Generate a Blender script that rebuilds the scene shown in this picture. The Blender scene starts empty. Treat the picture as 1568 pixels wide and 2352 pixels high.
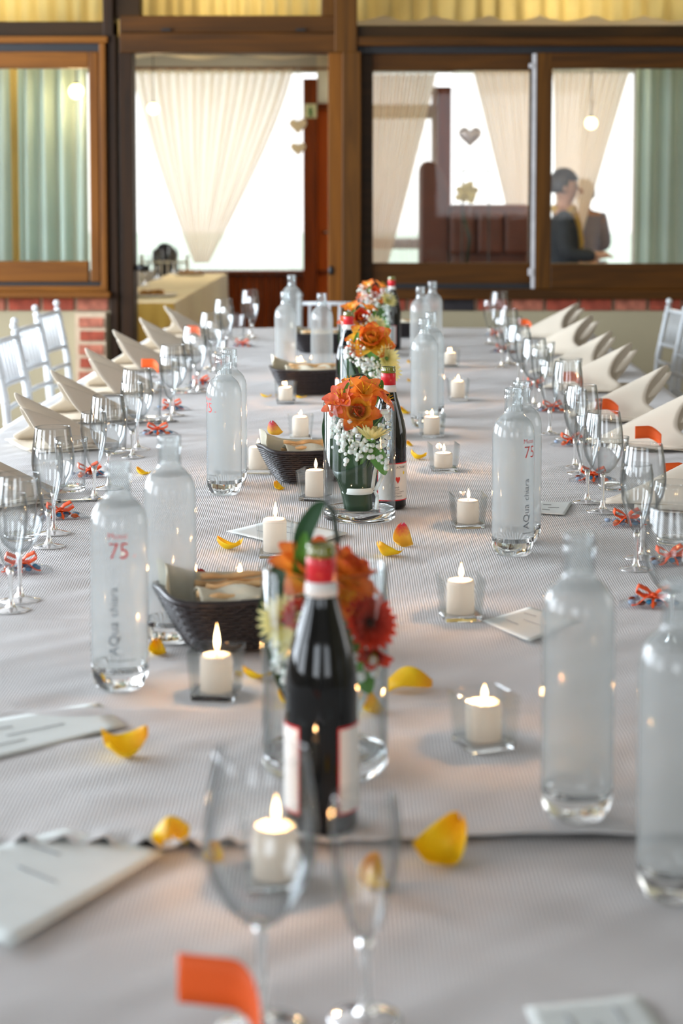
import bpy, math, random
from math import sin, cos, pi, radians, sqrt, atan2
from mathutils import Vector, Matrix, noise
random.seed(7)
S = bpy.context.scene
COL = S.collection

# ------------------------------------------------------------------ camera
F = 4200.0                 # focal length in pixels of the 1568x2352 frame
HC = 1.42                  # eye height
PITCH = radians(4.5)
AXIS_Y = 425 + F*math.tan(PITCH)
cam_d = bpy.data.cameras.new('camera')
cam = bpy.data.objects.new('camera', cam_d); COL.objects.link(cam)
cam.location = (0, 0, HC)
cam.rotation_euler = (pi/2 - PITCH, 0, 0)
cam_d.sensor_fit = 'VERTICAL'; cam_d.sensor_height = 36.0
cam_d.lens = 36.0*F/2352
cam_d.shift_y = (AXIS_Y-1176)/2352
cam_d.clip_start = 0.05; cam_d.clip_end = 200
cam_d.dof.use_dof = True
cam_d.dof.focus_distance = 3.75
cam_d.dof.aperture_fstop = 4.3
S.camera = cam
S.view_settings.view_transform = 'Standard'
S.view_settings.look = 'None'
S.view_settings.gamma = 1.0
S.view_settings.use_curve_mapping = False
S.view_settings.exposure = 0.0
cy = S.cycles
cy.max_bounces = 14; cy.diffuse_bounces = 4; cy.glossy_bounces = 5
cy.transmission_bounces = 9; cy.transparent_max_bounces = 40
cy.caustics_reflective = False; cy.caustics_refractive = True
cy.sample_clamp_indirect = 4.0
cy.blur_glossy = 0.5
try:
    cy.use_denoising = True; cy.denoiser = 'OPENIMAGEDENOISE'
    cy.use_light_tree = True
except Exception: pass

def ray(px, py):
    xc = (px-784)/F; yc = (AXIS_Y-py)/F
    return Vector((xc, cos(PITCH)+yc*sin(PITCH), -sin(PITCH)+yc*cos(PITCH)))
TZ = 0.75                  # table top
def at(px, py, h=TZ):
    d = ray(px, py); t = (h-HC)/d.z
    return Vector((d.x*t, d.y*t, h))
def atY(px, py, Y):
    d = ray(px, py); t = Y/d.y
    return Vector((d.x*t, Y, HC+d.z*t))

# ------------------------------------------------------------------ world + daylight
W = bpy.data.worlds.new('world'); S.world = W; W.use_nodes = True
nt = W.node_tree; nt.nodes.clear()
wo = nt.nodes.new('ShaderNodeOutputWorld'); bg = nt.nodes.new('ShaderNodeBackground')
tc = nt.nodes.new('ShaderNodeTexCoord'); sep = nt.nodes.new('ShaderNodeSeparateXYZ'); rp = nt.nodes.new('ShaderNodeValToRGB')
nt.links.new(tc.outputs['Generated'], sep.inputs[0]); nt.links.new(sep.outputs['Z'], rp.inputs[0])
rp.color_ramp.elements[0].position = 0.0; rp.color_ramp.elements[0].color = (1.0, 1.0, 1.0, 1)
rp.color_ramp.elements[1].position = 0.6; rp.color_ramp.elements[1].color = (0.75, 0.87, 1.0, 1)
nt.links.new(rp.outputs[0], bg.inputs[0]); bg.inputs[1].default_value = 2.5
nt.links.new(bg.outputs[0], wo.inputs[0])

def area(name, loc, rot, sx, sy, power, col):
    l = bpy.data.lights.new(name, 'AREA'); l.shape = 'RECTANGLE'; l.size = sx; l.size_y = sy
    l.energy = power; l.color = col
    o = bpy.data.objects.new(name, l); COL.objects.link(o); o.location = loc; o.rotation_euler = rot
    return o
DAY = (0.80, 0.90, 1.0)
# daylight entering each side window of the dining room (long glazed wall on one side)
for i, y in enumerate((0.3, 3.1, 5.9, 8.4)):
    area('daylight_side_window', (-4.16, y, 1.75), (0, -pi/2, 0), 1.7, 1.9, (72, 175, 385, 230)[i], DAY)
# windows behind the photographer and on the far side
area('daylight_rear_window', (-1.6, -3.7, 1.8), (pi/2, 0, 0), 1.8, 1.5, 42, DAY)
area('daylight_rear_window', (2.1, -3.7, 1.8), (pi/2, 0, 0), 1.8, 1.5, 20, DAY)
area('daylight_far_window', (4.66, 4.0, 1.75), (0, pi/2, 0), 1.5, 1.9, 10, (1.0, 0.95, 0.86))

# ------------------------------------------------------------------ materials
def newmat(name):
    m = bpy.data.materials.new(name); m.use_nodes = True
    return m, m.node_tree, m.node_tree.nodes['Principled BSDF']
def lin(c):
    return tuple((x/12.92 if x <= 0.04045 else ((x+0.055)/1.055)**2.4) for x in c)
def rgb(r, g, b): return lin((r/255, g/255, b/255))
def pm(name, col, rough=0.5, var=0.12, scale=20.0, metal=0.0, bump=0.0, bscale=80.0, stretch=(1,1,1), **kw):
    """principled with noise variation of colour and fine relief"""
    m, t, b = newmat(name)
    N = t.nodes; L = t.links
    tcn = N.new('ShaderNodeTexCoord'); mp = N.new('ShaderNodeMapping'); mp.inputs['Scale'].default_value = stretch
    L.new(tcn.outputs['Object'], mp.inputs[0])
    nz = N.new('ShaderNodeTexNoise'); nz.inputs['Scale'].default_value = scale; nz.inputs['Detail'].default_value = 4
    L.new(mp.outputs[0], nz.inputs['Vector'])
    r = N.new('ShaderNodeValToRGB')
    r.color_ramp.elements[0].position = 0.3; r.color_ramp.elements[1].position = 0.7
    r.color_ramp.elements[0].color = (*[max(0, c*(1-var)) for c in col], 1)
    r.color_ramp.elements[1].color = (*[min(1, c*(1+var)) for c in col], 1)
    L.new(nz.outputs['Fac'], r.inputs[0]); L.new(r.outputs[0], b.inputs['Base Color'])
    b.inputs['Roughness'].default_value = rough; b.inputs['Metallic'].default_value = metal
    if bump > 0:
        n2 = N.new('ShaderNodeTexNoise'); n2.inputs['Scale'].default_value = bscale
        L.new(mp.outputs[0], n2.inputs['Vector'])
        bp = N.new('ShaderNodeBump'); bp.inputs['Strength'].default_value = bump; bp.inputs['Distance'].default_value = 0.002
        L.new(n2.outputs['Fac'], bp.inputs['Height']); L.new(bp.outputs[0], b.inputs['Normal'])
    for k, v in kw.items(): b.inputs[k.replace('_', ' ')].default_value = v
    return m
def cloth_mat(name, col, trans=0.0, rib=True, var=0.05):
    m, t, b = newmat(name); N = t.nodes; L = t.links
    tcn = N.new('ShaderNodeTexCoord')
    nz = N.new('ShaderNodeTexNoise'); nz.inputs['Scale'].default_value = 3.0
    L.new(tcn.outputs['Object'], nz.inputs['Vector'])
    r = N.new('ShaderNodeValToRGB'); r.color_ramp.elements[0].position = 0.3; r.color_ramp.elements[1].position = 0.7
    r.color_ramp.elements[0].color = (*[c*(1-var) for c in col], 1); r.color_ramp.elements[1].color = (*[min(1, c*(1+var)) for c in col], 1)
    L.new(nz.outputs['Fac'], r.inputs[0]); L.new(r.outputs[0], b.inputs['Base Color'])
    b.inputs['Roughness'].default_value = 0.85
    b.inputs['Specular IOR Level'].default_value = 0.15
    if rib:
        w = N.new('ShaderNodeTexWave'); w.wave_type = 'BANDS'; w.bands_direction = 'X'; w.inputs['Scale'].default_value = 75.0
        w.inputs['Distortion'].default_value = 0.6; w.inputs['Detail'].default_value = 2
        L.new(tcn.outputs['Object'], w.inputs['Vector'])
        w2 = N.new('ShaderNodeTexWave'); w2.bands_direction = 'Y'; w2.inputs['Scale'].default_value = 110.0
        w2.inputs['Distortion'].default_value = 0.6
        L.new(tcn.outputs['Object'], w2.inputs['Vector'])
        mx = N.new('ShaderNodeMath'); mx.operation = 'MULTIPLY_ADD'; mx.inputs[1].default_value = 0.6
        L.new(w2.outputs['Fac'], mx.inputs[0]); L.new(w.outputs['Fac'], mx.inputs[2])
        bp = N.new('ShaderNodeBump'); bp.inputs['Strength'].default_value = 0.5; bp.inputs['Distance'].default_value = 0.0015
        L.new(mx.outputs[0], bp.inputs['Height']); L.new(bp.outputs[0], b.inputs['Normal'])
    if trans > 0:
        tr = N.new('ShaderNodeBsdfTranslucent'); L.new(r.outputs[0], tr.inputs[0])
        ms = N.new('ShaderNodeMixShader'); ms.inputs[0].default_value = trans
        L.new(b.outputs[0], ms.inputs[1]); L.new(tr.outputs[0], ms.inputs[2])
        L.new(ms.outputs[0], N['Material Output'].inputs[0])
    return m
def wood_mat(name, c1, c2, axis='Z', scale=1.0, rough=0.5):
    m, t, b = newmat(name); N = t.nodes; L = t.links
    tcn = N.new('ShaderNodeTexCoord'); mp = N.new('ShaderNodeMapping')
    st = {'X': (0.6, 9, 9), 'Y': (9, 0.6, 9), 'Z': (9, 9, 0.6)}[axis]
    mp.inputs['Scale'].default_value = [s*scale for s in st]
    L.new(tcn.outputs['Object'], mp.inputs[0])
    nz = N.new('ShaderNodeTexNoise'); nz.inputs['Scale'].default_value = 2.2; nz.inputs['Detail'].default_value = 8; nz.inputs['Distortion'].default_value = 1.2
    L.new(mp.outputs[0], nz.inputs['Vector'])
    r = N.new('ShaderNodeValToRGB'); r.color_ramp.elements[0].position = 0.32; r.color_ramp.elements[1].position = 0.68
    r.color_ramp.elements[0].color = (*c1, 1); r.color_ramp.elements[1].color = (*c2, 1)
    L.new(nz.outputs['Fac'], r.inputs[0]); L.new(r.outputs[0], b.inputs['Base Color'])
    b.inputs['Roughness'].default_value = rough; b.inputs['Specular IOR Level'].default_value = 0.22
    bp = N.new('ShaderNodeBump'); bp.inputs['Strength'].default_value = 0.15; bp.inputs['Distance'].default_value = 0.002
    L.new(nz.outputs['Fac'], bp.inputs['Height']); L.new(bp.outputs[0], b.inputs['Normal'])
    return m
def thin_glass(name, tint=(0.97, 0.985, 0.985), edge=(0.55, 0.6, 0.62), ior=1.45, haze=0.0, hcol=(0.8, 0.82, 0.84), rough=0.0, refl=1.3):
    """a thin wall of glass: Fresnel reflection over a straight-through view that darkens where the wall is seen edge-on"""
    m = bpy.data.materials.new(name); m.use_nodes = True; t = m.node_tree; N = t.nodes; L = t.links; N.clear()
    o = N.new('ShaderNodeOutputMaterial'); tr = N.new('ShaderNodeBsdfTransparent'); gl = N.new('ShaderNodeBsdfGlossy')
    gl.inputs['Roughness'].default_value = rough
    lw = N.new('ShaderNodeLayerWeight'); lw.inputs['Blend'].default_value = 0.22
    r = N.new('ShaderNodeValToRGB'); r.color_ramp.elements[0].position = 0.1; r.color_ramp.elements[1].position = 0.95
    r.color_ramp.elements[0].color = (*tint, 1); r.color_ramp.elements[1].color = (*edge, 1)
    L.new(lw.outputs['Facing'], r.inputs[0]); L.new(r.outputs[0], tr.inputs[0])
    nz = N.new('ShaderNodeTexNoise'); nz.inputs['Scale'].default_value = 14
    tcn = N.new('ShaderNodeTexCoord'); L.new(tcn.outputs['Object'], nz.inputs['Vector'])
    bp = N.new('ShaderNodeBump'); bp.inputs['Strength'].default_value = 0.06; bp.inputs['Distance'].default_value = 0.001
    L.new(nz.outputs['Fac'], bp.inputs['Height']); L.new(bp.outputs[0], gl.inputs['Normal'])
    # Schlick reflectance of a pane, the same from both sides
    l2 = N.new('ShaderNodeLayerWeight'); l2.inputs['Blend'].default_value = 0.5; L.new(bp.outputs[0], l2.inputs['Normal'])
    pw = N.new('ShaderNodeMath'); pw.operation = 'POWER'; pw.inputs[1].default_value = 4.0; L.new(l2.outputs['Facing'], pw.inputs[0])
    f0 = ((ior-1)/(ior+1))**2*refl
    fr = N.new('ShaderNodeMath'); fr.operation = 'MULTIPLY_ADD'; fr.inputs[1].default_value = 0.75*(1-f0); fr.inputs[2].default_value = f0
    L.new(pw.outputs[0], fr.inputs[0])
    base = tr
    if haze > 0:
        df = N.new('ShaderNodeBsdfDiffuse'); df.inputs[0].default_value = (*hcol, 1)
        tl = N.new('ShaderNodeBsdfTranslucent'); tl.inputs[0].default_value = (*hcol, 1)
        m1 = N.new('ShaderNodeMixShader'); m1.inputs[0].default_value = 0.5
        L.new(df.outputs[0], m1.inputs[1]); L.new(tl.outputs[0], m1.inputs[2])
        m2 = N.new('ShaderNodeMixShader'); m2.inputs[0].default_value = haze
        L.new(tr.outputs[0], m2.inputs[1]); L.new(m1.outputs[0], m2.inputs[2]); base = m2
    ms = N.new('ShaderNodeMixShader')
    L.new(fr.outputs[0], ms.inputs[0]); L.new(base.outputs[0], ms.inputs[1]); L.new(gl.outputs[0], ms.inputs[2])
    L.new(ms.outputs[0], o.inputs[0])
    return m
def real_glass(name, col=(0.97, 0.99, 0.985), ior=1.45):
    m, t, b = newmat(name); N = t.nodes; L = t.links
    b.inputs['Base Color'].default_value = (*col, 1); b.inputs['Transmission Weight'].default_value = 1
    b.inputs['IOR'].default_value = ior
    nz = N.new('ShaderNodeTexNoise'); nz.inputs['Scale'].default_value = 30
    rr = N.new('ShaderNodeMapRange'); rr.inputs['To Min'].default_value = 0.0; rr.inputs['To Max'].default_value = 0.05
    L.new(nz.outputs['Fac'], rr.inputs['Value']); L.new(rr.outputs[0], b.inputs['Roughness'])
    return m
def emis(name, col, strength, grad=None):
    m = bpy.data.materials.new(name); m.use_nodes = True; t = m.node_tree; N = t.nodes; L = t.links; N.clear()
    o = N.new('ShaderNodeOutputMaterial'); e = N.new('ShaderNodeEmission'); e.inputs[1].default_value = strength
    if grad:
        tcn = N.new('ShaderNodeTexCoord'); sp = N.new('ShaderNodeSeparateXYZ'); r = N.new('ShaderNodeValToRGB')
        L.new(tcn.outputs['Generated'], sp.inputs[0]); L.new(sp.outputs['Z'], r.inputs[0])
        els = r.color_ramp.elements
        while len(els) < len(grad): els.new(0.5)
        for q, (p, c) in enumerate(grad): els[q].position = p; els[q].color = (*c, 1)
        L.new(r.outputs[0], e.inputs[0])
    else: e.inputs[0].default_value = (*col, 1)
    L.new(e.outputs[0], o.inputs[0]); return m
def petal_mat(name, c0, c1, c2, axis='Y'):
    """colour runs from the petal's base (c0) over c1 to its tip (c2)"""
    m, t, b = newmat(name); N = t.nodes; L = t.links
    tcn = N.new('ShaderNodeTexCoord'); sp = N.new('ShaderNodeSeparateXYZ'); r = N.new('ShaderNodeValToRGB')
    nz = N.new('ShaderNodeTexNoise'); nz.inputs['Scale'].default_value = 8
    L.new(tcn.outputs['Generated'], nz.inputs['Vector'])
    L.new(tcn.outputs['Generated'], sp.inputs[0])
    ad = N.new('ShaderNodeMath'); ad.operation = 'MULTIPLY_ADD'; ad.inputs[1].default_value = 0.35
    sb = N.new('ShaderNodeMath'); sb.operation = 'SUBTRACT'; sb.inputs[1].default_value = 0.17
    L.new(nz.outputs['Fac'], ad.inputs[0]); L.new(sp.outputs[axis], ad.inputs[2]); L.new(ad.outputs[0], sb.inputs[0])
    L.new(sb.outputs[0], r.inputs[0])
    els = r.color_ramp.elements; els.new(0.5)
    for q, (p, c) in enumerate(((0.1, c0), (0.6, c1), (1.0, c2))): els[q].position = p; els[q].color = (*c, 1)
    L.new(r.outputs[0], b.inputs['Base Color']); b.inputs['Roughness'].default_value = 0.5
    tr = N.new('ShaderNodeBsdfTranslucent'); L.new(r.outputs[0], tr.inputs[0])
    ms = N.new('ShaderNodeMixShader'); ms.inputs[0].default_value = 0.35
    L.new(b.outputs[0], ms.inputs[1]); L.new(tr.outputs[0], ms.inputs[2]); L.new(ms.outputs[0], N['Material Output'].inputs[0])
    return m
def sheer_mat(name, col, op=0.5):
    m = bpy.data.materials.new(name); m.use_nodes = True; t = m.node_tree; N = t.nodes; L = t.links; N.clear()
    o = N.new('ShaderNodeOutputMaterial'); tp = N.new('ShaderNodeBsdfTransparent'); tl = N.new('ShaderNodeBsdfTranslucent'); df = N.new('ShaderNodeBsdfDiffuse')
    tl.inputs[0].default_value = (*col, 1); df.inputs[0].default_value = (*col, 1)
    m1 = N.new('ShaderNodeMixShader'); m1.inputs[0].default_value = 0.45
    L.new(tl.outputs[0], m1.inputs[1]); L.new(df.outputs[0], m1.inputs[2])
    lw = N.new('ShaderNodeLayerWeight'); lw.inputs['Blend'].default_value = 0.5
    mr = N.new('ShaderNodeMapRange'); mr.inputs['To Min'].default_value = op; mr.inputs['To Max'].default_value = min(1, op+0.45)
    L.new(lw.outputs['Facing'], mr.inputs['Value'])
    wv = N.new('ShaderNodeTexNoise'); wv.inputs['Scale'].default_value = 6
    mu = N.new('ShaderNodeMath'); mu.operation = 'MULTIPLY_ADD'; mu.inputs[1].default_value = 0.15
    L.new(wv.outputs['Fac'], mu.inputs[0]); L.new(mr.outputs[0], mu.inputs[2])
    ms = N.new('ShaderNodeMixShader'); L.new(mu.outputs[0], ms.inputs[0]); L.new(tp.outputs[0], ms.inputs[1]); L.new(m1.outputs[0], ms.inputs[2])
    L.new(ms.outputs[0], o.inputs[0]); return m

M = {}
M['cloth'] = cloth_mat('tablecloth_linen', rgb(210, 208, 207))
M['cloth2'] = cloth_mat('under_cloth_linen', rgb(204, 201, 199))
M['napkin'] = cloth_mat('napkin_linen', rgb(214, 203, 186), rib=False)
M['liner'] = cloth_mat('liner_cotton', rgb(226, 218, 196), trans=0.15, rib=False)
M['paper'] = pm('menu_paper', rgb(214, 219, 216), 0.7, 0.03)
M['ink'] = pm('menu_ink', rgb(164, 168, 172), 0.6)
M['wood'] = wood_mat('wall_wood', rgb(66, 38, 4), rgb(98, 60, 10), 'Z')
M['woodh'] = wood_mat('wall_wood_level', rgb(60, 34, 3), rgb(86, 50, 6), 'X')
M['wood_lit'] = wood_mat('wall_wood_lit', rgb(100, 58, 10), rgb(126, 76, 16), 'Z')  # brighter copy of the frame wood, falling light put into its colour
M['wood_lith'] = wood_mat('wall_wood_lit_level', rgb(100, 58, 10), rgb(126, 76, 16), 'X')
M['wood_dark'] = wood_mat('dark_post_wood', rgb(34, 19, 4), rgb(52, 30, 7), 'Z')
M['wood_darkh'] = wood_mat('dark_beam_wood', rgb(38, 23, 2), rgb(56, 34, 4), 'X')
M['redwood'] = wood_mat('annex_wood', rgb(100, 44, 6), rgb(140, 62, 10), 'Z')
M['orange_door'] = wood_mat('annex_door_wood', rgb(190, 84, 14), rgb(214, 104, 24), 'Z')
M['track'] = pm('sliding_track', rgb(22, 22, 26), 0.5)
M['gasket'] = pm('sash_gasket', rgb(196, 194, 196), 0.5)
M['plaster'] = pm('cream_plaster', rgb(170, 160, 132), 0.9, 0.04, 3.0, bump=0.3, bscale=60)
M['white_wall'] = pm('room_plaster', rgb(206, 203, 198), 0.9, 0.03, 2.0)
M['mortar'] = pm('mortar', rgb(196, 176, 150), 0.95, 0.1, 30)
M['brick'] = pm('red_brick', rgb(160, 74, 54), 0.9, 0.35, 18, bump=0.5, bscale=60)
M['brick_b'] = pm('pale_red_brick', rgb(176, 106, 84), 0.9, 0.35, 22, bump=0.5, bscale=60)
M['brick_k'] = pm('black_brick', rgb(42, 38, 42), 0.8, 0.3, 18, bump=0.5, bscale=60)
M['ceil_wood'] = wood_mat('ceiling_boards', rgb(160, 158, 156), rgb(182, 180, 178), 'Y', rough=.7)
M['floor'] = pm('floor_tile', rgb(120, 90, 66), 0.6, 0.1, 4)
M['white_paint'] = pm('chair_white', rgb(204, 208, 211), 0.35, 0.02)
M['gold'] = cloth_mat('gold_drape', rgb(232, 208, 138), trans=0.5, rib=False, var=0.12)
M['cream_drape'] = cloth_mat('cream_drape', rgb(250, 242, 226), trans=0.45, rib=False, var=0.02)
M['mint'] = cloth_mat('mint_curtain', rgb(206, 222, 212), trans=0.45, rib=False)
M['yellow_cloth'] = cloth_mat('yellow_tablecloth', rgb(240, 198, 100), rib=False)
M['pale_cloth'] = cloth_mat('pale_yellow_cloth', rgb(255, 246, 222), rib=False)
M['sheer'] = sheer_mat('sheer_curtain', rgb(255, 243, 228), 0.58)
M['sheer2'] = sheer_mat('sheer_window_lining', rgb(252, 246, 238), 0.3)
M['pane'] = thin_glass('window_pane', (0.98, 0.99, 0.98), (0.7, 0.75, 0.74), 1.35)
M['glass'] = thin_glass('wine_glass_wall', (0.985, 0.99, 0.99), (0.42, 0.46, 0.48), 1.5)
M['vase'] = thin_glass('vase_wall', (0.975, 0.985, 0.985), (0.5, 0.56, 0.58), 1.45, refl=0.35)
M['cup'] = thin_glass('candle_cup_wall', (0.985, 0.99, 0.988), (0.66, 0.72, 0.71), 1.45)
M['bottle'] = thin_glass('misted_bottle_glass', (0.94, 0.96, 0.965), (0.5, 0.56, 0.58), 1.45, haze=0.40, hcol=rgb(208, 211, 210), rough=0.06)
M['neck'] = thin_glass('clear_bottle_glass', (0.95, 0.97, 0.97), (0.4, 0.45, 0.47), 1.5, haze=0.1)
M['solid'] = real_glass('solid_clear_glass')
M['water'] = thin_glass('water_surface', (0.9, 0.93, 0.94), (0.45, 0.48, 0.48), 1.33)
M['red_ink'] = pm('red_print', rgb(206, 44, 36), 0.5)
M['grey_ink'] = pm('grey_print', rgb(104, 112, 118), 0.5)
M['black_ink'] = pm('black_print', rgb(52, 50, 50), 0.5)
M['wine'] = pm('dark_wine_glass', rgb(6, 8, 9), 0.04, 0.1, 5)
M['wine_lip'] = pm('olive_bottle_glass', rgb(110, 112, 22), 0.08, 0.3, 40, Coat_Weight=1.0)
M['capsule'] = pm('red_capsule', rgb(206, 28, 40), 0.35, 0.08)
M['label'] = pm('white_label', rgb(226, 224, 220), 0.6, 0.02)
M['wax'] = cloth_mat('candle_wax', rgb(255, 246, 234), trans=0.5, rib=False, var=0.01)
M['wick'] = pm('burnt_wick', rgb(40, 26, 20), 0.9)
M['flame'] = emis('candle_flame', (1, .8, .4), 9.0, ((0.0, (1.0, 0.35, 0.08)), (0.3, (1.0, 0.75, 0.4)), (0.7, (1.0, 0.8, 0.45)), (1.0, (1.0, 0.5, 0.15))))
M['bulb'] = emis('lamp_bulb', (1.0, 0.74, 0.30), 9)
M['wicker'] = pm('dark_wicker', rgb(38, 32, 34), 0.32, 0.3, 60, bump=0.4, bscale=300)
M['bread'] = pm('breadstick_crust', rgb(226, 184, 132), 0.8, 0.2, 40, bump=0.4, bscale=120)
M['orange'] = pm('orange_ribbon', rgb(238, 84, 18), 0.4, 0.06)
M['card'] = pm('orange_card', rgb(236, 92, 14), 0.6, 0.05)
M['candy_b'] = pm('blue_candy', rgb(40, 130, 176), 0.25)
M['candy_o'] = pm('orange_candy', rgb(196, 92, 30), 0.25)
M['candy_w'] = pm('pale_candy', rgb(150, 170, 196), 0.25)
M['candy_r'] = pm('brown_candy', rgb(120, 50, 30), 0.25)
M['film'] = thin_glass('clear_film', (0.95, 0.97, 0.98), (0.6, 0.66, 0.7), 1.5, haze=0.08)
M['leaf'] = pm('dark_leaf', rgb(40, 84, 46), 0.5, 0.3, 12, stretch=(1, 1, .2))
M['leaf_dark'] = pm('wrapping_leaf', rgb(24, 52, 26), 0.45, 0.35, 14, stretch=(1, 1, .3))
M['leaf2'] = pm('bright_leaf', rgb(84, 140, 44), 0.4, 0.2, 20)
M['stem'] = pm('green_stem', rgb(96, 136, 54), 0.5, 0.2)
M['twig'] = pm('dark_grass', rgb(26, 44, 28), 0.4)
M['ribbon'] = pm('white_ribbon', rgb(232, 236, 232), 0.4, 0.03)
M['breath'] = pm('white_floret', rgb(240, 244, 238), 0.7, 0.05, Subsurface_Weight=0.2, Subsurface_Scale=0.004)
M['rosep'] = petal_mat('rose_petal_orange', rgb(250, 206, 60), rgb(244, 140, 44), rgb(204, 70, 36))
M['rosey'] = petal_mat('rose_petal_yellow', rgb(246, 196, 50), rgb(250, 208, 70), rgb(226, 96, 40))
M['alstro'] = petal_mat('lily_petal', rgb(252, 210, 80), rgb(250, 158, 62), rgb(240, 118, 58))
M['pinkp'] = petal_mat('lily_petal_pink', rgb(250, 180, 90), rgb(244, 140, 100), rgb(240, 110, 90))
M['cream_petal'] = petal_mat('cream_daisy_petal', rgb(240, 226, 120), rgb(250, 240, 164), rgb(252, 244, 180))
M['redp'] = petal_mat('red_gerbera_petal', rgb(120, 20, 14), rgb(200, 52, 24), rgb(214, 66, 40))
M['dark_centre'] = pm('flower_centre', rgb(60, 24, 16), 0.9, 0.4, 60)
M['petal_y'] = petal_mat('loose_petal_yellow', rgb(252, 212, 14), rgb(254, 226, 34), rgb(248, 186, 26))
M['petal_p'] = petal_mat('loose_petal_pink_tip', rgb(250, 206, 70), rgb(252, 214, 90), rgb(230, 70, 110))
M['petal_r'] = petal_mat('loose_petal_red', rgb(150, 30, 14), rgb(180, 40, 16), rgb(160, 40, 20))
M['steel'] = pm('polished_steel', rgb(170, 170, 172), 0.15, 0.03, metal=1.0)
M['black'] = pm('black_metal', rgb(16, 16, 18), 0.4)
M['sofa'] = pm('brown_leather', rgb(96, 48, 28), 0.45, 0.15, 8)
M['skin'] = pm('skin', rgb(196, 150, 124), 0.5, 0.05, Subsurface_Weight=0.1, Subsurface_Scale=0.01)
M['hair'] = pm('dark_hair', rgb(40, 32, 30), 0.5, 0.3, 60, stretch=(1, 1, .1))
M['jacket'] = pm('dark_jacket', rgb(44, 50, 58), 0.8, 0.15, 20)
M['jersey'] = pm('grey_jersey', rgb(140, 138, 158), 0.8, 0.1)
M['mustard'] = pm('mustard_scarf', rgb(206, 168, 84), 0.8, 0.15, 30)
M['trousers'] = pm('navy_trousers', rgb(36, 40, 54), 0.8)
M['green'] = pm('sign_green', rgb(24, 124, 50), 0.5)
M['sign_white'] = pm('sign_white', rgb(216, 226, 196), 0.5)
M['grass'] = pm('lawn', rgb(214, 224, 196), 0.9, 0.2, 3)
M['heart'] = pm('heart_foil', rgb(206, 196, 200), 0.3, 0.05, metal=0.3)
M['rosecream'] = pm('cream_rose', rgb(236, 220, 160), 0.7, 0.08)
M['brownfood'] = pm('canape', rgb(150, 108, 52), 0.8, 0.3, 40)

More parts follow.
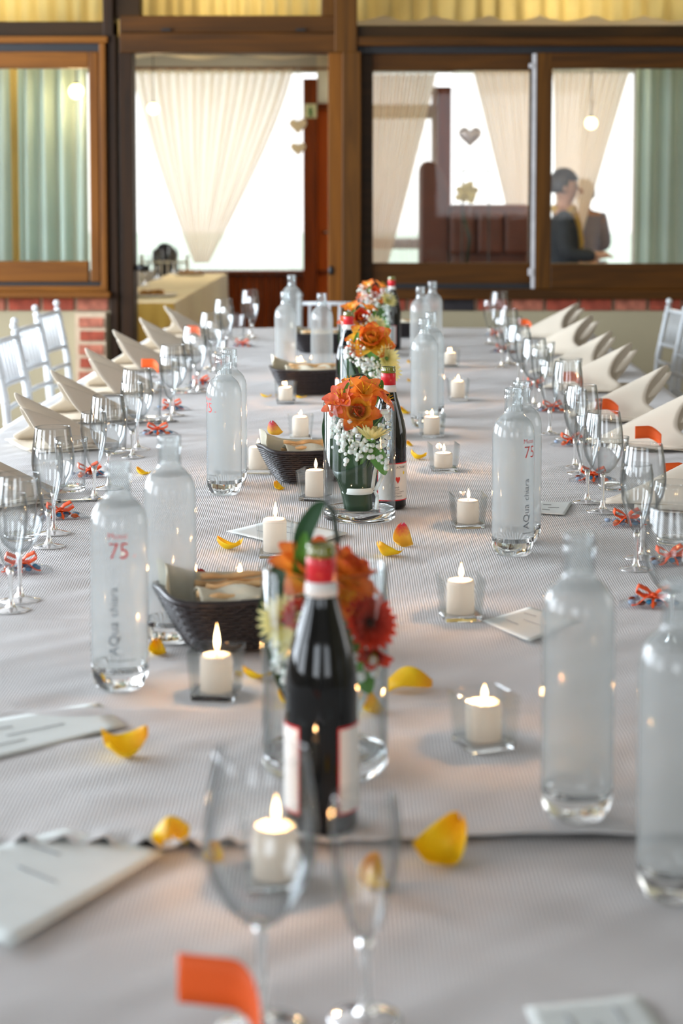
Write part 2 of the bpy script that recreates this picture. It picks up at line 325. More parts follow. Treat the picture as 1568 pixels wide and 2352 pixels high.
# ------------------------------------------------------------------ mesh helpers
class MB:
    def __init__(s): s.v = []; s.f = []
    def add(s, v, f, X=None):
        n = len(s.v)
        if X is not None: v = [X @ Vector(p) for p in v]
        s.v += [tuple(p) for p in v]; s.f += [tuple(i+n for i in q) for q in f]; return s
    def box(s, c, d, rot=0.0, taper=1.0, X=None):
        x, y, z = (q/2 for q in d); v = []
        for dz, k in ((-z, 1.0), (z, taper)):
            for dx, dy in ((-x, -y), (x, -y), (x, y), (-x, y)):
                px, py = dx*k, dy*k
                v.append((c[0]+px*cos(rot)-py*sin(rot), c[1]+px*sin(rot)+py*cos(rot), c[2]+dz))
        return s.add(v, [(0, 3, 2, 1), (4, 5, 6, 7), (0, 1, 5, 4), (1, 2, 6, 5), (2, 3, 7, 6), (3, 0, 4, 7)], X)
    def lathe(s, prof, seg=32, c=(0, 0, 0), closed=False, wob=None):
        v = []; f = []; n = len(prof)
        for r, z in prof:
            for k in range(seg):
                a = 2*pi*k/seg; rr = r if wob is None else wob(r, z, a)
                v.append((c[0]+rr*cos(a), c[1]+rr*sin(a), c[2]+z))
        m = n if closed else n-1
        for i in range(m):
            j = (i+1) % n
            for k in range(seg):
                k2 = (k+1) % seg
                f.append((i*seg+k, i*seg+k2, j*seg+k2, j*seg+k))
        return s.add(v, f)
    def tube(s, pts, r, seg=8, cap=True):
        pts = [Vector(p) for p in pts]; n = len(pts); rs = r if isinstance(r, (list, tuple)) else [r]*n
        v = []; f = []; prev = None
        for i, p in enumerate(pts):
            d = (pts[min(i+1, n-1)]-pts[max(i-1, 0)]).normalized()
            if prev is None: a = d.orthogonal().normalized()
            else: a = (prev - d*prev.dot(d)).normalized()
            prev = a; b = d.cross(a)
            for k in range(seg):
                t = 2*pi*k/seg; v.append(p + (a*cos(t)+b*sin(t))*rs[i])
        for i in range(n-1):
            for k in range(seg):
                k2 = (k+1) % seg; f.append((i*seg+k, i*seg+k2, (i+1)*seg+k2, (i+1)*seg+k))
        if cap: f.append(tuple(range(seg))[::-1]); f.append(tuple((n-1)*seg+k for k in range(seg)))
        return s.add(v, f)
    def grid(s, fn, nu, nv, X=None):
        v = [fn(i/nu, j/nv) for i in range(nu+1) for j in range(nv+1)]
        f = [(i*(nv+1)+j, (i+1)*(nv+1)+j, (i+1)*(nv+1)+j+1, i*(nv+1)+j+1) for i in range(nu) for j in range(nv)]
        return s.add(v, f, X)
    def ball(s, c, r, nu=10, nv=6, sq=(1, 1, 1)):
        v = []; f = []
        for j in range(nv+1):
            t = pi*j/nv
            for k in range(nu):
                a = 2*pi*k/nu; v.append((c[0]+r*sq[0]*sin(t)*cos(a), c[1]+r*sq[1]*sin(t)*sin(a), c[2]+r*sq[2]*cos(t)))
        for j in range(nv):
            for k in range(nu):
                k2 = (k+1) % nu; f.append((j*nu+k, (j+1)*nu+k, (j+1)*nu+k2, j*nu+k2))
        return s.add(v, f)
    def mesh(s, name, mat, smooth=True):
        me = bpy.data.meshes.new(name); me.from_pydata(s.v, [], s.f); me.update()
        if mat: me.materials.append(mat)
        if smooth: me.polygons.foreach_set('use_smooth', [True]*len(me.polygons))
        return me
    def build(s, name, mat, parent=None, smooth=True, bevel=0.0, solid=0.0, sub=0, loc=None):
        o = bpy.data.objects.new(name, s.mesh(name, mat, smooth)); COL.objects.link(o)
        if parent: o.parent = parent
        if loc is not None: o.location = loc
        if sub: md = o.modifiers.new('subsurf', 'SUBSURF'); md.levels = sub; md.render_levels = sub
        if solid: md = o.modifiers.new('solid', 'SOLIDIFY'); md.thickness = solid; md.offset = 0
        if bevel: md = o.modifiers.new('bevel', 'BEVEL'); md.width = bevel; md.segments = 2; md.limit_method = 'ANGLE'
        return o
def tag(o, label=None, cat=None, group=None, kind=None):
    if label: o['label'] = label
    if cat: o['category'] = cat
    if group: o['group'] = group
    if kind: o['kind'] = kind
    return o
def empty(name, loc=(0, 0, 0), rz=0.0, label=None, cat=None, group=None, kind=None):
    o = bpy.data.objects.new(name, None); COL.objects.link(o); o.location = loc; o.rotation_euler = (0, 0, rz)
    o.empty_display_size = 0.02
    return tag(o, label, cat, group, kind)
def inst(name, me, parent, loc=(0, 0, 0), rot=(0, 0, 0), sc=1.0):
    o = bpy.data.objects.new(name, me); COL.objects.link(o); o.parent = parent
    o.location = loc; o.rotation_euler = rot; o.scale = (sc, sc, sc) if not isinstance(sc, tuple) else sc
    return o
def copy_tree(o, parent=None):
    c = o.copy(); COL.objects.link(c); c.parent = parent
    for ch in list(o.children): copy_tree(ch, c)
    return c
def place(root, loc, rz, label, group=None, sc=1.0):
    root.location = loc; root.rotation_euler = (0, 0, rz); root['label'] = label; root.scale = (sc, sc, sc)
    if group: root['group'] = group
    return root
class Stamp:
    """first use places the built thing itself, later uses copy it"""
    def __init__(s, root): s.r = root; s.used = False
    def put(s, loc, rz, label, group=None, sc=1.0):
        o = s.r if not s.used else copy_tree(s.r)
        s.used = True
        return place(o, loc, rz, label, group, sc)
def text_mesh(txt, size, thin=0.0):
    cu = bpy.data.curves.new('txt', 'FONT'); cu.body = txt; cu.size = size; cu.resolution_u = 3; cu.offset = thin*size
    o = bpy.data.objects.new('txt', cu); COL.objects.link(o)
    dg = bpy.context.evaluated_depsgraph_get(); me = o.evaluated_get(dg).to_mesh()
    v = [tuple(p.co) for p in me.vertices]; f = [tuple(p.vertices) for p in me.polygons]
    o.evaluated_get(dg).to_mesh_clear(); bpy.data.objects.remove(o)
    return v, f
def wrap(v, R, a0, z0, vertical=False):
    """bend flat lettering round a cylinder; a0 = azimuth of the text start, towards -Y is -pi/2"""
    out = []
    for x, y, _ in v:
        if vertical: x, y = -y, x
        a = a0 + x/R
        out.append((R*cos(a), R*sin(a), z0+y))
    return out

# ------------------------------------------------------------------ setting: dining room
YW = 9.77                               # plane of the timber partition
def wx(px): return (px-784)*YW/ (F/cos(0)) * 1.0
def WP(px, py): return atY(px, py, YW)
def wbox(mb, x0, y0, x1, y1, d0, d1):
    """box on the partition from pixel corners, from YW+d0 to YW+d1"""
    a = WP(x0, y0); b = WP(x1, y1)
    mb.box(((a.x+b.x)/2, YW+(d0+d1)/2, (a.z+b.z)/2), (abs(b.x-a.x), d1-d0, abs(a.z-b.z)))
    return mb
def sobj(name, mb, mat, kind='structure', parent=None, bevel=0.0):
    o = mb.build(name, mat, parent, smooth=False, bevel=bevel)
    if parent is None: o['kind'] = kind
    return o
sobj('floor', MB().box((0.2, 5.8, -0.05), (9.4, 19.6, 0.1)), M['floor'])
sobj('ceiling', MB().box((0.2, 3.1, 3.25), (9.4, 13.8, 0.1)), M['ceil_wood'])
# side wall with four windows (lets the daylight in)
mb = MB()
xs = -4.1
mb.box((xs, 3.1, 0.4), (0.16, 13.6, 0.8)); mb.box((xs, 3.1, 2.92), (0.16, 13.6, 0.56))
ed = [-3.7, -0.65, 1.25, 2.15, 4.05, 4.95, 6.85, 7.45, 9.35, 9.77]
for a, b in zip(ed[0::2], ed[1::2]): mb.box((xs, (a+b)/2, 1.72), (0.16, b-a, 1.84))
sobj('wall_left', mb, M['white_wall'])
for i, y in enumerate((0.3, 3.1, 5.9, 8.4)):
    r = empty('window_%d' % (10+i), (xs, y, 1.72), kind='structure')
    m2 = MB()
    for dy in (-0.93, -0.31, 0.31, 0.93): m2.box((0, dy, 0), (0.08, 0.05, 1.84))
    for dz in (-0.9, 0.25, 0.9): m2.box((0, 0, dz), (0.08, 1.9, 0.05))
    m2.build('window_frame', M['wood_lit'], r, False)
mb = MB(); xr = 4.6
mb.box((xr, 3.1, 0.45), (0.16, 13.6, 0.9)); mb.box((xr, 3.1, 2.88), (0.16, 13.6, 0.64))
mb.box((xr, -0.35, 1.73), (0.16, 6.7, 1.68)); mb.box((xr, 7.4, 1.73), (0.16, 4.9, 1.68))
sobj('wall_right', mb, M['plaster'])
mb = MB(); yb = -3.65
mb.box((0.25, yb, 0.5), (8.8, 0.12, 1.0)); mb.box((0.25, yb, 2.9), (8.8, 0.12, 0.6))
for a, b in ((-4.1, -2.5), (-0.7, 1.2), (3.0, 4.6)): mb.box(((a+b)/2, yb, 1.8), (b-a, 0.12, 1.6))
sobj('wall_back', mb, M['white_wall'])

# partition: low wall, brick coping, timber frame --------------------------------
def low_wall(name, px0, px1, zt=715):
    r = empty(name, (0, 0, 0), kind='structure')
    a = WP(px0, zt); b = WP(px1, zt)
    MB().box(((a.x+b.x)/2, YW+0.09, a.z/2), (b.x-a.x, 0.18, a.z)).build('plaster', M['plaster'], r, False)
    t = WP(0, 683)
    MB().box(((a.x+b.x)/2, YW+0.10, (a.z+t.z)/2), (b.x-a.x, 0.17, t.z-a.z)).build('mortar', M['mortar'], r, False)
    return r, a.z, t.z
def brick_mesh(w, d, h, mat, seed):
    random.seed(seed); m = MB()
    m.box((0, 0, 0), (w, d, h)); m.v = [(x+random.uniform(-.0015, .0015), y+random.uniform(-.0015, .0015), z+random.uniform(-.0015, .0015)) for x, y, z in m.v]
    return m.mesh('brick', mat, False)
lw_l, za, zb = low_wall('wall_low_window_side', -420, 262)
lw_r, _, _ = low_wall('wall_low_door_side', 800, 2300)
BW = 0.162
bms = [brick_mesh(BW, 0.17, zb-za-0.012, M[k], i) for i, k in enumerate(('brick', 'brick_b', 'brick', 'brick_k'))]
for px0, px1, par, off in ((-400, 255, lw_l, 19), (805, 1900, lw_r, 0)):
    x = WP(px0, 700).x + BW/2; xe = WP(px1, 700).x; k = 0
    if par is lw_r: x = WP(1018, 700).x + BW/2 - 0.184*2
    else: x = WP(247, 700).x - BW/2 - 0.184*7
    while x + BW/2 < xe+0.03:
        dark = par is lw_r and abs(x - (WP(1018, 700).x+BW/2)) < 0.05
        inst('brick', bms[3] if dark else bms[k % 3], par, (x, YW+0.078, (za+zb)/2), (0, 0, random.uniform(-.01, .01)))
        x += 0.184; k += 1
# brick pier beside the door
pier = empty('pillar_brick', (0, 0, 0), kind='structure')
a = WP(176, 716); b = WP(246, 716)
MB().box(((a.x+b.x)/2, YW-0.015, a.z/2), (b.x-a.x, 0.1, a.z)).build('mortar', M['mortar'], pier, False)
bm2 = [brick_mesh(0.128, 0.1, 0.05, M[k], 9+i) for i, k in enumerate(('brick_b', 'brick'))]
for k in range(12):
    p = WP(213, 738+k*31.0)
    if p.z > 0.03: inst('brick', bm2[k % 2], pier, (p.x+0.006*(k % 2), YW-0.025, p.z))

# timber frame members (each one a member of the partition)
def member(name, px, mat, d0, d1):
    mb = wbox(MB(), *px, d0, d1); return sobj(name, mb, mat, bevel=0.006)
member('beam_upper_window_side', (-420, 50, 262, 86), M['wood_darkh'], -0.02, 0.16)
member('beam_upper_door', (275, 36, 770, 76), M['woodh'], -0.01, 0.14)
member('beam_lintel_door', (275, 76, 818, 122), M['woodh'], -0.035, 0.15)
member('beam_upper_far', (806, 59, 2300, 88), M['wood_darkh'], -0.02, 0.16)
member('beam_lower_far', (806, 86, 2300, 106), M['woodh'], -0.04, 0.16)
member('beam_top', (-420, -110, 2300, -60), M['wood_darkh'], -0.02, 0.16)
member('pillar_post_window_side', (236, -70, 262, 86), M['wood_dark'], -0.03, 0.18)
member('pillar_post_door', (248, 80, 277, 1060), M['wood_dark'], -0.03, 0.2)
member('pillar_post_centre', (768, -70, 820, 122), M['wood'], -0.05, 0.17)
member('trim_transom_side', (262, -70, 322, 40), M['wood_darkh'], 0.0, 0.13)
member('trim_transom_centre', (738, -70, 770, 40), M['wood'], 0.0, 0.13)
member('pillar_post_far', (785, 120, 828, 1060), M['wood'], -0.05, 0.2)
door = empty('door_1', (0, 0, 0), kind='structure')
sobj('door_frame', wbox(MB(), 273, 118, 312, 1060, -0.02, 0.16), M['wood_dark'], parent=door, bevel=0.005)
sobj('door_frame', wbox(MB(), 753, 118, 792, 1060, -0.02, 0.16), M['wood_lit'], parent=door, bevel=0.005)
p = WP(318, 615)
hb = MB().tube([(p.x-0.02, YW+0.02, p.z), (p.x+0.02, YW-0.03, p.z)], 0.016, 10).tube([(p.x+0.005, YW-0.035, p.z+0.01), (p.x+0.02, YW-0.04, p.z), (p.x+0.06, YW-0.04, p.z-0.002)], [0.018, 0.02, 0.015], 10)
hb.build('door_handle', M['black'], door)
p = WP(760, 621)
MB().ball((p.x, YW-0.022, p.z), 0.016, 12, 8, (1, .5, 1.6)).build('strike_plate', M['black'], door)
# windows
def sash(root, x0, y0, x1, y1, gx0, gy0, gx1, gy1, d0, d1, mv, mh, nm='sash'):
    wbox(MB(), x0, y0, gx0, y1, d0, d1).build('stile', mv, root, False, 0.005)
    wbox(MB(), gx1, y0, x1, y1, d0, d1).build('stile', mv, root, False, 0.005)
    wbox(MB(), gx0, y0, gx1, gy0, d0, d1).build('rail', mh, root, False, 0.005)
    wbox(MB(), gx0, gy1, gx1, y1, d0, d1).build('rail', mh, root, False, 0.005)
    dm = (d0+d1)/2
    a = WP(gx0-3, gy0-3); b = WP(gx1+3, gy1+3)
    MB().grid(lambda u, v: (a.x+(b.x-a.x)*u, YW+dm, a.z+(b.z-a.z)*v), 1, 1).build('pane', M['pane'], root, False)
w1 = empty('window_1', kind='structure')
wbox(MB(), -420, 85, 250, 100, -0.06, 0.12).build('window_frame', M['wood_lith'], w1, False, 0.005)
wbox(MB(), 230, 100, 250, 660, -0.06, 0.12).build('window_frame', M['wood_lit'], w1, False, 0.005)
wbox(MB(), -420, 656, 250, 668, -0.06, 0.12).build('window_frame', M['wood_lith'], w1, False, 0.005)
wbox(MB(), -420, 668, 257, 682, -0.09, 0.12).build('window_sill', M['wood_lith'], w1, False, 0.005)
wbox(MB(), -420, 100, 230, 119, 0.0, 0.1).build('track', M['track'], w1, False)
wbox(MB(), -420, 646, 230, 656, 0.0, 0.1).build('track', M['track'], w1, False)
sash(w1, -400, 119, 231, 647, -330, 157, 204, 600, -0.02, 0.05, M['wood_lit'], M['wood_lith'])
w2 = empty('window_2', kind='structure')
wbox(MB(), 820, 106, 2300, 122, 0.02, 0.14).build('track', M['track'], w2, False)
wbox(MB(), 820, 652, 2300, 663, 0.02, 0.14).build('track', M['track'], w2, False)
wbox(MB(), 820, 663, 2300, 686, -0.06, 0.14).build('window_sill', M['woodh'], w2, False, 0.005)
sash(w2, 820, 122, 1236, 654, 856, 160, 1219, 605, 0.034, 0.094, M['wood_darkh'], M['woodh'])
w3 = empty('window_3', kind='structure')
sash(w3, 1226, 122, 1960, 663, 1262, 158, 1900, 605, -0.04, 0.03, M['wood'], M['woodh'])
g = wbox(MB(), 1221, 124, 1226, 662, -0.044, -0.03)
wbox(g, 1213, 147, 1223, 157, -0.05, -0.02); wbox(g, 1211, 616, 1222, 632, -0.05, -0.02)
g.build('gasket', M['gasket'], w3, False, 0.002)
for i, (x0, x1, yb_) in enumerate(((-420, 236, 50), (322, 738, 36), (822, 2300, 59))):
    wt = empty('window_%d' % (4+i), kind='structure')
    a = WP(x0-2, -70); b = WP(x1+2, yb_+3)
    MB().grid(lambda u, v: (a.x+(b.x-a.x)*u, YW+0.06, a.z+(b.z-a.z)*v), 1, 1).build('pane', M['pane'], wt, False)
mb = MB(); a = WP(0, -108)
mb.box((0.25, YW+0.07, (a.z+3.2)/2), (8.8, 0.14, 3.2-a.z)); sobj('wall_partition_upper', mb, M['white_wall'])
p = WP(-420, 0)
sobj('wall_partition_end', MB().box(((p.x-4.1)/2, YW+0.07, 1.6), (abs(p.x+4.1), 0.14, 3.2)), M['white_wall'])
for px in (382, 690):
    q = WP(px, 69)
    MB().box((q.x, YW-0.018, q.z), (0.05, 0.02, 0.012)).build('hinge', M['black'], door, False)

# ------------------------------------------------------------------ setting: the room beyond
YB = 15.0
def BX(px): return (px-784)*YB/F/cos(0)
def bz(py): return atY(784, py, YB).z
sobj('ceiling_annex', MB().box((0.2, 12.4, 3.3), (9.4, 5.4, 0.1)), M['white_wall'])
sobj('wall_annex_left', MB().box((-4.45, 12.4, 1.6), (0.1, 5.2, 3.3)), M['white_wall'])
sobj('wall_annex_right', MB().box((4.85, 12.4, 1.6), (0.1, 5.2, 3.3)), M['white_wall'])
zs, zt = bz(621), bz(166)
mb = MB(); mb.box((0.2, YB+0.1, zs/2), (9.2, 0.12, zs)); mb.box((0.2, YB+0.1, (zt+3.3)/2), (9.2, 0.12, 3.3-zt))
sobj('wall_annex_far', mb, M['white_wall'])
wn = empty('wall_wainscot', kind='structure')
x = BX(430)
while x < BX(770):
    MB().box((x+0.033, YB+0.02, zs/2-0.02), (0.062, 0.03+random.uniform(0, .004), zs-0.04)).build('plank', M['redwood'], wn, False, 0.004); x += 0.067
MB().box((BX(600), YB+0.0, zs-0.012), (BX(770)-BX(430), 0.09, 0.03)).build('sill', M['redwood'], wn, False, 0.004)
def bpost(name, x0, x1, z0, z1, mat, dy=0.0): return sobj(name, MB().box(((x0+x1)/2, YB+dy, (z0+z1)/2), (x1-x0, 0.14, z1-z0)), M[mat], bevel=0.006)
bpost('pillar_annex_door_side', BX(697), BX(729), 0, bz(182), 'redwood', -0.06)
bpost('trim_annex_door_head', BX(727), BX(790), bz(252), bz(238), 'redwood')
d2 = empty('door_2', kind='structure')
MB().box((BX(760), YB+0.02, bz(252)/2), (BX(800)-BX(732), 0.06, bz(252))).build('door_leaf', M['orange_door'], d2, False, 0.004)
MB().tube([(BX(744), YB-0.03, bz(533)), (BX(744), YB-0.08, bz(533)), (BX(752), YB-0.09, bz(533))], 0.012, 8).build('door_handle', M['steel'], d2)
bpost('wall_annex_panel', BX(728), BX(800), bz(238), 3.2, 'cream_drape', 0.05)
bpost('wall_annex_pier', BX(800), BX(846), 0, 3.2, 'redwood', 0.05)
bpost('pillar_annex_window', BX(990), BX(1034), bz(620), bz(200), 'redwood')
bpost('trim_annex_rail_high', BX(846), BX(1034), bz(272), bz(240), 'redwood', 0.05)
bpost('trim_annex_rail_low', BX(846), BX(1000), bz(572), bz(548), 'redwood', 0.05)
bpost('pillar_annex_end', BX(1452), BX(1470), bz(620), bz(150), 'wood_lit')
sobj('ground_outside', MB().box((0, 40, -0.3), (90, 49, 0.1)), M['grass'])
sg = empty('exit_sign', atY(713, 255, YB-0.16), label='small green and white exit sign on the reddish timber post beyond the doorway', cat='sign')
MB().box((0, 0, 0), (0.1, 0.015, 0.115)).build('panel', M['sign_white'], sg, False, 0.004)
fg = MB().box((0.0, -0.010, -0.005), (0.022, 0.004, 0.04)); fg.ball((-0.003, -0.010, 0.028), 0.009, 8, 5, (1, .3, 1))
fg.tube([(0, -.01, -.02), (-.018, -.01, -.045)], .006, 6).tube([(0, -.01, -.02), (.012, -.01, -.034), (.008, -.01, -.048)], .006, 6).tube([(0, -.01, .012), (-.02, -.01, .0)], .005, 6).tube([(0, -.01, .012), (.02, -.01, .004)], .005, 6)
fg.build('running_figure', M['green'], sg)

# draped cloth canopy, transom valances, sheers
def drape(name, x0, x1, Y, ztop, zbot, mat, n, amp, label, cat, hem=0.0, group=None, sag=0.0, ph=0.0):
    nu = n*10
    def fn(u, v):
        w = sin(2*pi*n*u+ph+0.6*sin(5*u*n*0.37))*amp*(0.5+0.5*v) + 0.5*amp*noise.noise(Vector((u*n*1.3, v*2, ph)))
        zb = zbot - hem*abs(sin(pi*n*u/2.5+ph))
        return (x0+(x1-x0)*u + 0.2*amp*cos(2*pi*n*u), Y+w, ztop+(zb-ztop)*v)
    o = MB().grid(fn, nu, 14).build(name, mat, None, solid=0.0)
    return tag(o, label, cat, group)
za_ = WP(0, 22).z
drape('valance', -2.7, -1.22, YW+0.34, 2.75, WP(0, 34).z-0.12, M['gold'], 16, 0.018, 'gathered gold valance behind the high pane over the curtained window', 'valance', 0.03)
drape('valance', -1.16, -0.06, YW+0.34, 2.75, WP(0, 34).z-0.1, M['gold'], 14, 0.018, 'gathered gold valance behind the high pane above the open doorway', 'valance', 0.03, ph=2)
drape('valance', 0.02, 3.0, YW+0.34, 2.75, WP(0, 22).z, M['gold'], 26, 0.018, 'long gathered gold valance behind the widest high pane', 'valance', 0.03, ph=4)
def canopy_fn(u, v):
    x = -4.2+8.8*u; Y = YW+0.55+4.5*v
    sg_ = 0.13*abs(sin(pi*v*2.0))
    return (x, Y, 2.74 - 0.28*v + 0.0 - sg_ + 0.018*sin(u*90+2*sin(v*5)))
tag(MB().grid(canopy_fn, 200, 40).build('ceiling_canopy', M['cream_drape']), 'cream cloth canopy swagged under the ceiling of the room beyond the doorway', 'canopy')
def swag(name, xt0, xt1, ztop, xb, wb, zb_, Y, n, label, mat='sheer', bulge=0.35, kx=1.0, group=None):
    def fn(u, v):
        xt = xt0+(xt1-xt0)*u; xbt = xb+(u-0.5)*wb
        e = v**kx; e = e*(1-bulge)+bulge*(1-(1-v)**2)*v if bulge > 0 else e
        x = xt+(xbt-xt)*e
        amp = 0.045*(1-e)+0.02
        return (x, Y+sin(2*pi*n*u+2*v)*amp*0.7+0.02*noise.noise(Vector((u*9, v*3, xt0))), ztop+(zb_-ztop)*v)
    return tag(MB().grid(fn, n*9, 24).build(name, M[mat]), label, 'curtain', group)
q = lambda px, py, Y: atY(px, py, Y)
a = q(318, 160, 14.6); b = q(672, 168, 14.6); c = q(462, 604, 14.6)
swag('sheer_curtain', a.x-0.05, b.x, a.z, c.x, 0.12, c.z, 14.6, 9, 'cream sheer curtain gathered to a point seen through the open doorway', kx=1.25, bulge=-0.0)
a = q(846, 170, 14.3); b = q(1000, 170, 14.3); c = q(862, 560, 14.3)
swag('sheer_curtain', a.x, b.x, a.z, c.x, 0.12, c.z-0.3, 14.3, 9, 'cream sheer curtain drawn aside at the door-side edge of the sliding window', kx=1.1, bulge=0)
a = q(1085, 160, 13.7); b = q(1240, 160, 13.7); c = q(1215, 600, 13.7)
swag('sheer_curtain', a.x, b.x+0.1, a.z, c.x, 0.1, c.z-0.1, 13.7, 10, 'sheer curtain falling across the sofa behind the sliding sash edge', kx=1.0, bulge=0)
a = q(1270, 165, 13.9); b = q(1445, 165, 13.9); c = q(1300, 560, 13.9)
swag('sheer_curtain', a.x, b.x, a.z, c.x, 0.15, c.z-0.1, 13.9, 11, 'sheer curtain swept down behind the person in the dark jacket', kx=1.0, bulge=0)
for x0, x1, l in ((300, 697, 'plain white sheer lining stretched over the windows beyond the doorway'), (846, 1000, 'plain white sheer lining over the pane with the crossing rail'), (1034, 1460, 'plain white sheer lining behind the balloon and the sofa')):
    drape('window_lining', BX(x0)-(0.9 if x0 == 300 else 0), BX(x1), YB-0.12, zt+0.02, zs, M['sheer2'], 14, 0.012, l, 'curtain')
for x0_, x1_, y_, z_ in ((-1.8, 0.0, 14.6, 2.34), (0.1, 0.9, 14.3, 2.31), (0.85, 1.75, 13.7, 2.29), (1.6, 2.5, 13.9, 2.31)):
    sobj('trim_curtain_rail', MB().tube([(x0_, y_, z_), (x1_, y_, z_)], 0.012, 10).tube([(x0_+.02, y_, z_), (x0_+.02, y_, 3.25)], 0.006, 6).tube([(x1_-.02, y_, z_), (x1_-.02, y_, 3.25)], 0.006, 6), M['wood_lit'])
# mint curtains right behind the partition glass
def mint(x0, x1, Y, zt_, zb_, n, label, gather=0.0):
    def fn(u, v):
        x = x0+(x1-x0)*u; x = x + gather*(v**1.5)*(1-u)
        fold = sin(2*pi*n*u+1.1*sin(3.3*u)+0.8*v*sin(9*u))*0.05 + 0.02*noise.noise(Vector((u*14, v*1.5, x0)))
        return (x, Y+fold, zt_+(zb_-zt_)*v)
    tag(MB().grid(fn, n*12, 20).build('curtain', M['mint']), label, 'curtain')
zt_ = WP(0, 120).z; zb2 = 0.01
mint(q(38, 0, 10.35).x, q(198, 0, 10.35).x, 10.35, zt_+0.2, zb2, 4, 'pale mint curtain in soft folds behind the window beside the doorway')
mint(q(-240, 0, 10.4).x, q(20, 0, 10.4).x, 10.4, zt_+0.2, zb2, 5, 'pale mint curtain cut by the picture edge, behind the window beside the doorway')
mint(q(1462, 0, 10.5).x, q(1700, 0, 10.5).x, 10.5, zt_+0.2, zb2, 5, 'pale mint curtain behind the foremost sliding sash, next to the person')
tag(drape('curtain', q(14, 0, 10.9).x, q(52, 0, 10.9).x, 10.9, 2.4, 0.01, M['gold'], 3, 0.02, 'x', 'curtain'), 'narrow golden curtain strip beside the pale mint curtain')
# lamps of the annex
def bulb(px, py, Y, label, power):
    p = atY(px, py, Y); r = empty('pendant_bulb', p, label=label, cat='lamp')
    MB().ball((0, 0, 0), 0.042, 14, 10).build('bulb', M['bulb'], r)
    MB().lathe([(0.001, 0.05), (0.014, 0.05), (0.014, 0.026), (0.006, 0.022)], 12).build('socket', M['black'], r)
    MB().tube([(0, 0, 0.05), (0, 0, 2.55-p.z)], 0.003, 6).build('cord', M['black'], r)
    l = bpy.data.lights.new('bulb_light', 'POINT'); l.energy = power; l.color = (1.0, 0.72, 0.36); l.shadow_soft_size = 0.05
    o = bpy.data.objects.new('bulb_light', l); COL.objects.link(o); o.parent = r; o.location = (0, 0, -0.04)
bulb(175, 210, 10.15, 'glowing bulb hanging in front of the mint curtain folds', 8)
bulb(352, 250, 13.4, 'glowing bulb hanging before the sheer curtain of the doorway', 30)
bulb(1357, 283, 12.9, 'glowing bulb hanging above the person in the dark jacket', 30)
# unseen warm point lights added to brighten the valances, without any fixture
for x in (-2.0, -0.6, 1.2, 2.4):
    l = bpy.data.lights.new('valance_fill', 'POINT'); l.energy = 11; l.color = (1.0, 0.82, 0.5); l.shadow_soft_size = 0.06
    o = bpy.data.objects.new('valance_fill', l); COL.objects.link(o); o.location = (x, YW+0.75, 2.42)

# banquet table of the annex
fl = atY(400, 697, 10.35); bk = atY(522, 623, 13.9)
r = empty('banquet_table', (0, 0, 0), label='long table under pale and golden cloths just beyond the open doorway', cat='table')
def btop(u, v):
    Y = 10.35+(13.9-10.35)*v; xr_ = fl.x+(bk.x-fl.x)*v
    return (xr_-0.43*(1-u), Y, 0.752+0.004*noise.noise(Vector((u*8, v*12, 3))))
for yy in (10.6, 13.7):
    for xo in (-.38, -.06): MB().box((fl.x+(bk.x-fl.x)*(yy-10.35)/3.55+xo, yy, .37), (.05, .05, .74)).build('leg', M['wood'], r, False)
MB().grid(btop, 24, 40).build('table_top_cloth', M['pale_cloth'], r)
def bside(u, v):
    Y = 10.35+(13.9-10.35)*u; xr_ = fl.x+(bk.x-fl.x)*u
    return (xr_+0.015*v+0.03*v*sin(u*60), Y, 0.752-0.7*v)
MB().grid(bside, 160, 10).build('cloth_drop', M['pale_cloth'], r)
def bfront(u, v): return (fl.x-0.43+0.43*u, 10.35-0.01*v-0.02*v*sin(u*30), 0.752-0.7*v)
MB().grid(bfront, 60, 10).build('cloth_drop', M['yellow_cloth'], r)
def bplat(px, py, label, w):
    p = at(px, py, 0.756); r2 = empty('platter', p, label=label, cat='platter')
    MB().lathe([(0.001, 0), (0.16*w, 0.0), (0.2*w, 0.012), (0.19*w, 0.016), (0.15*w, 0.006), (0.001, 0.006)], 28).build('plate', M['label'], r2)
    m = MB()
    for k in range(26):
        a_ = random.uniform(0, 6.28); rr = random.uniform(0, .14*w); m.ball((rr*cos(a_), rr*sin(a_), 0.02), random.uniform(.012, .02), 7, 4)
    tag(m.build('canapes', M['brownfood'], r2), kind='stuff')
bplat(350, 680, 'wide platter heaped with brown nibbles on the front of the golden table', 0.8)
bplat(436, 632, 'small platter of nibbles farther down the golden table', 0.6)

# ------------------------------------------------------------------ the table
TD = 0.030                                 # drift of the table axis per metre of depth
def tx(off, Y): return -0.10 + TD*Y + off
HALF = 0.98
Y0, Y1 = 0.75, at(784, 752).y
YHEM = at(784, 1932).y
def creases(x, Y):
    z = 0
    for (c, s, w, a) in CR:
        d = (Y - c - s*x)/w
        z += a*math.exp(-d*d)*(0.65+0.35*noise.noise(Vector((x*3, c*7, 0))))
    return z
CR = []
for px, py, sl, w, a in ((300, 1632, 0.05, .018, .004), (1200, 1640, -.03, .02, .003), (200, 1700, .04, .02, .003), (1000, 1435, -.05, .016, .003),
                         (200, 1432, .0, .014, .0025), (900, 1105, .02, .02, .0025), (900, 985, -.05, .02, .003), (600, 905, .05, .03, .003),
                         (900, 870, .0, .03, .003), (900, 820, .02, .04, .003), (900, 790, 0, .05, .003), (300, 1330, .05, .02, .002), (700, 1820, .03, .02, .0025)):
    p = at(px, py); CR.append((p.y-sl*p.x, sl, w, a))
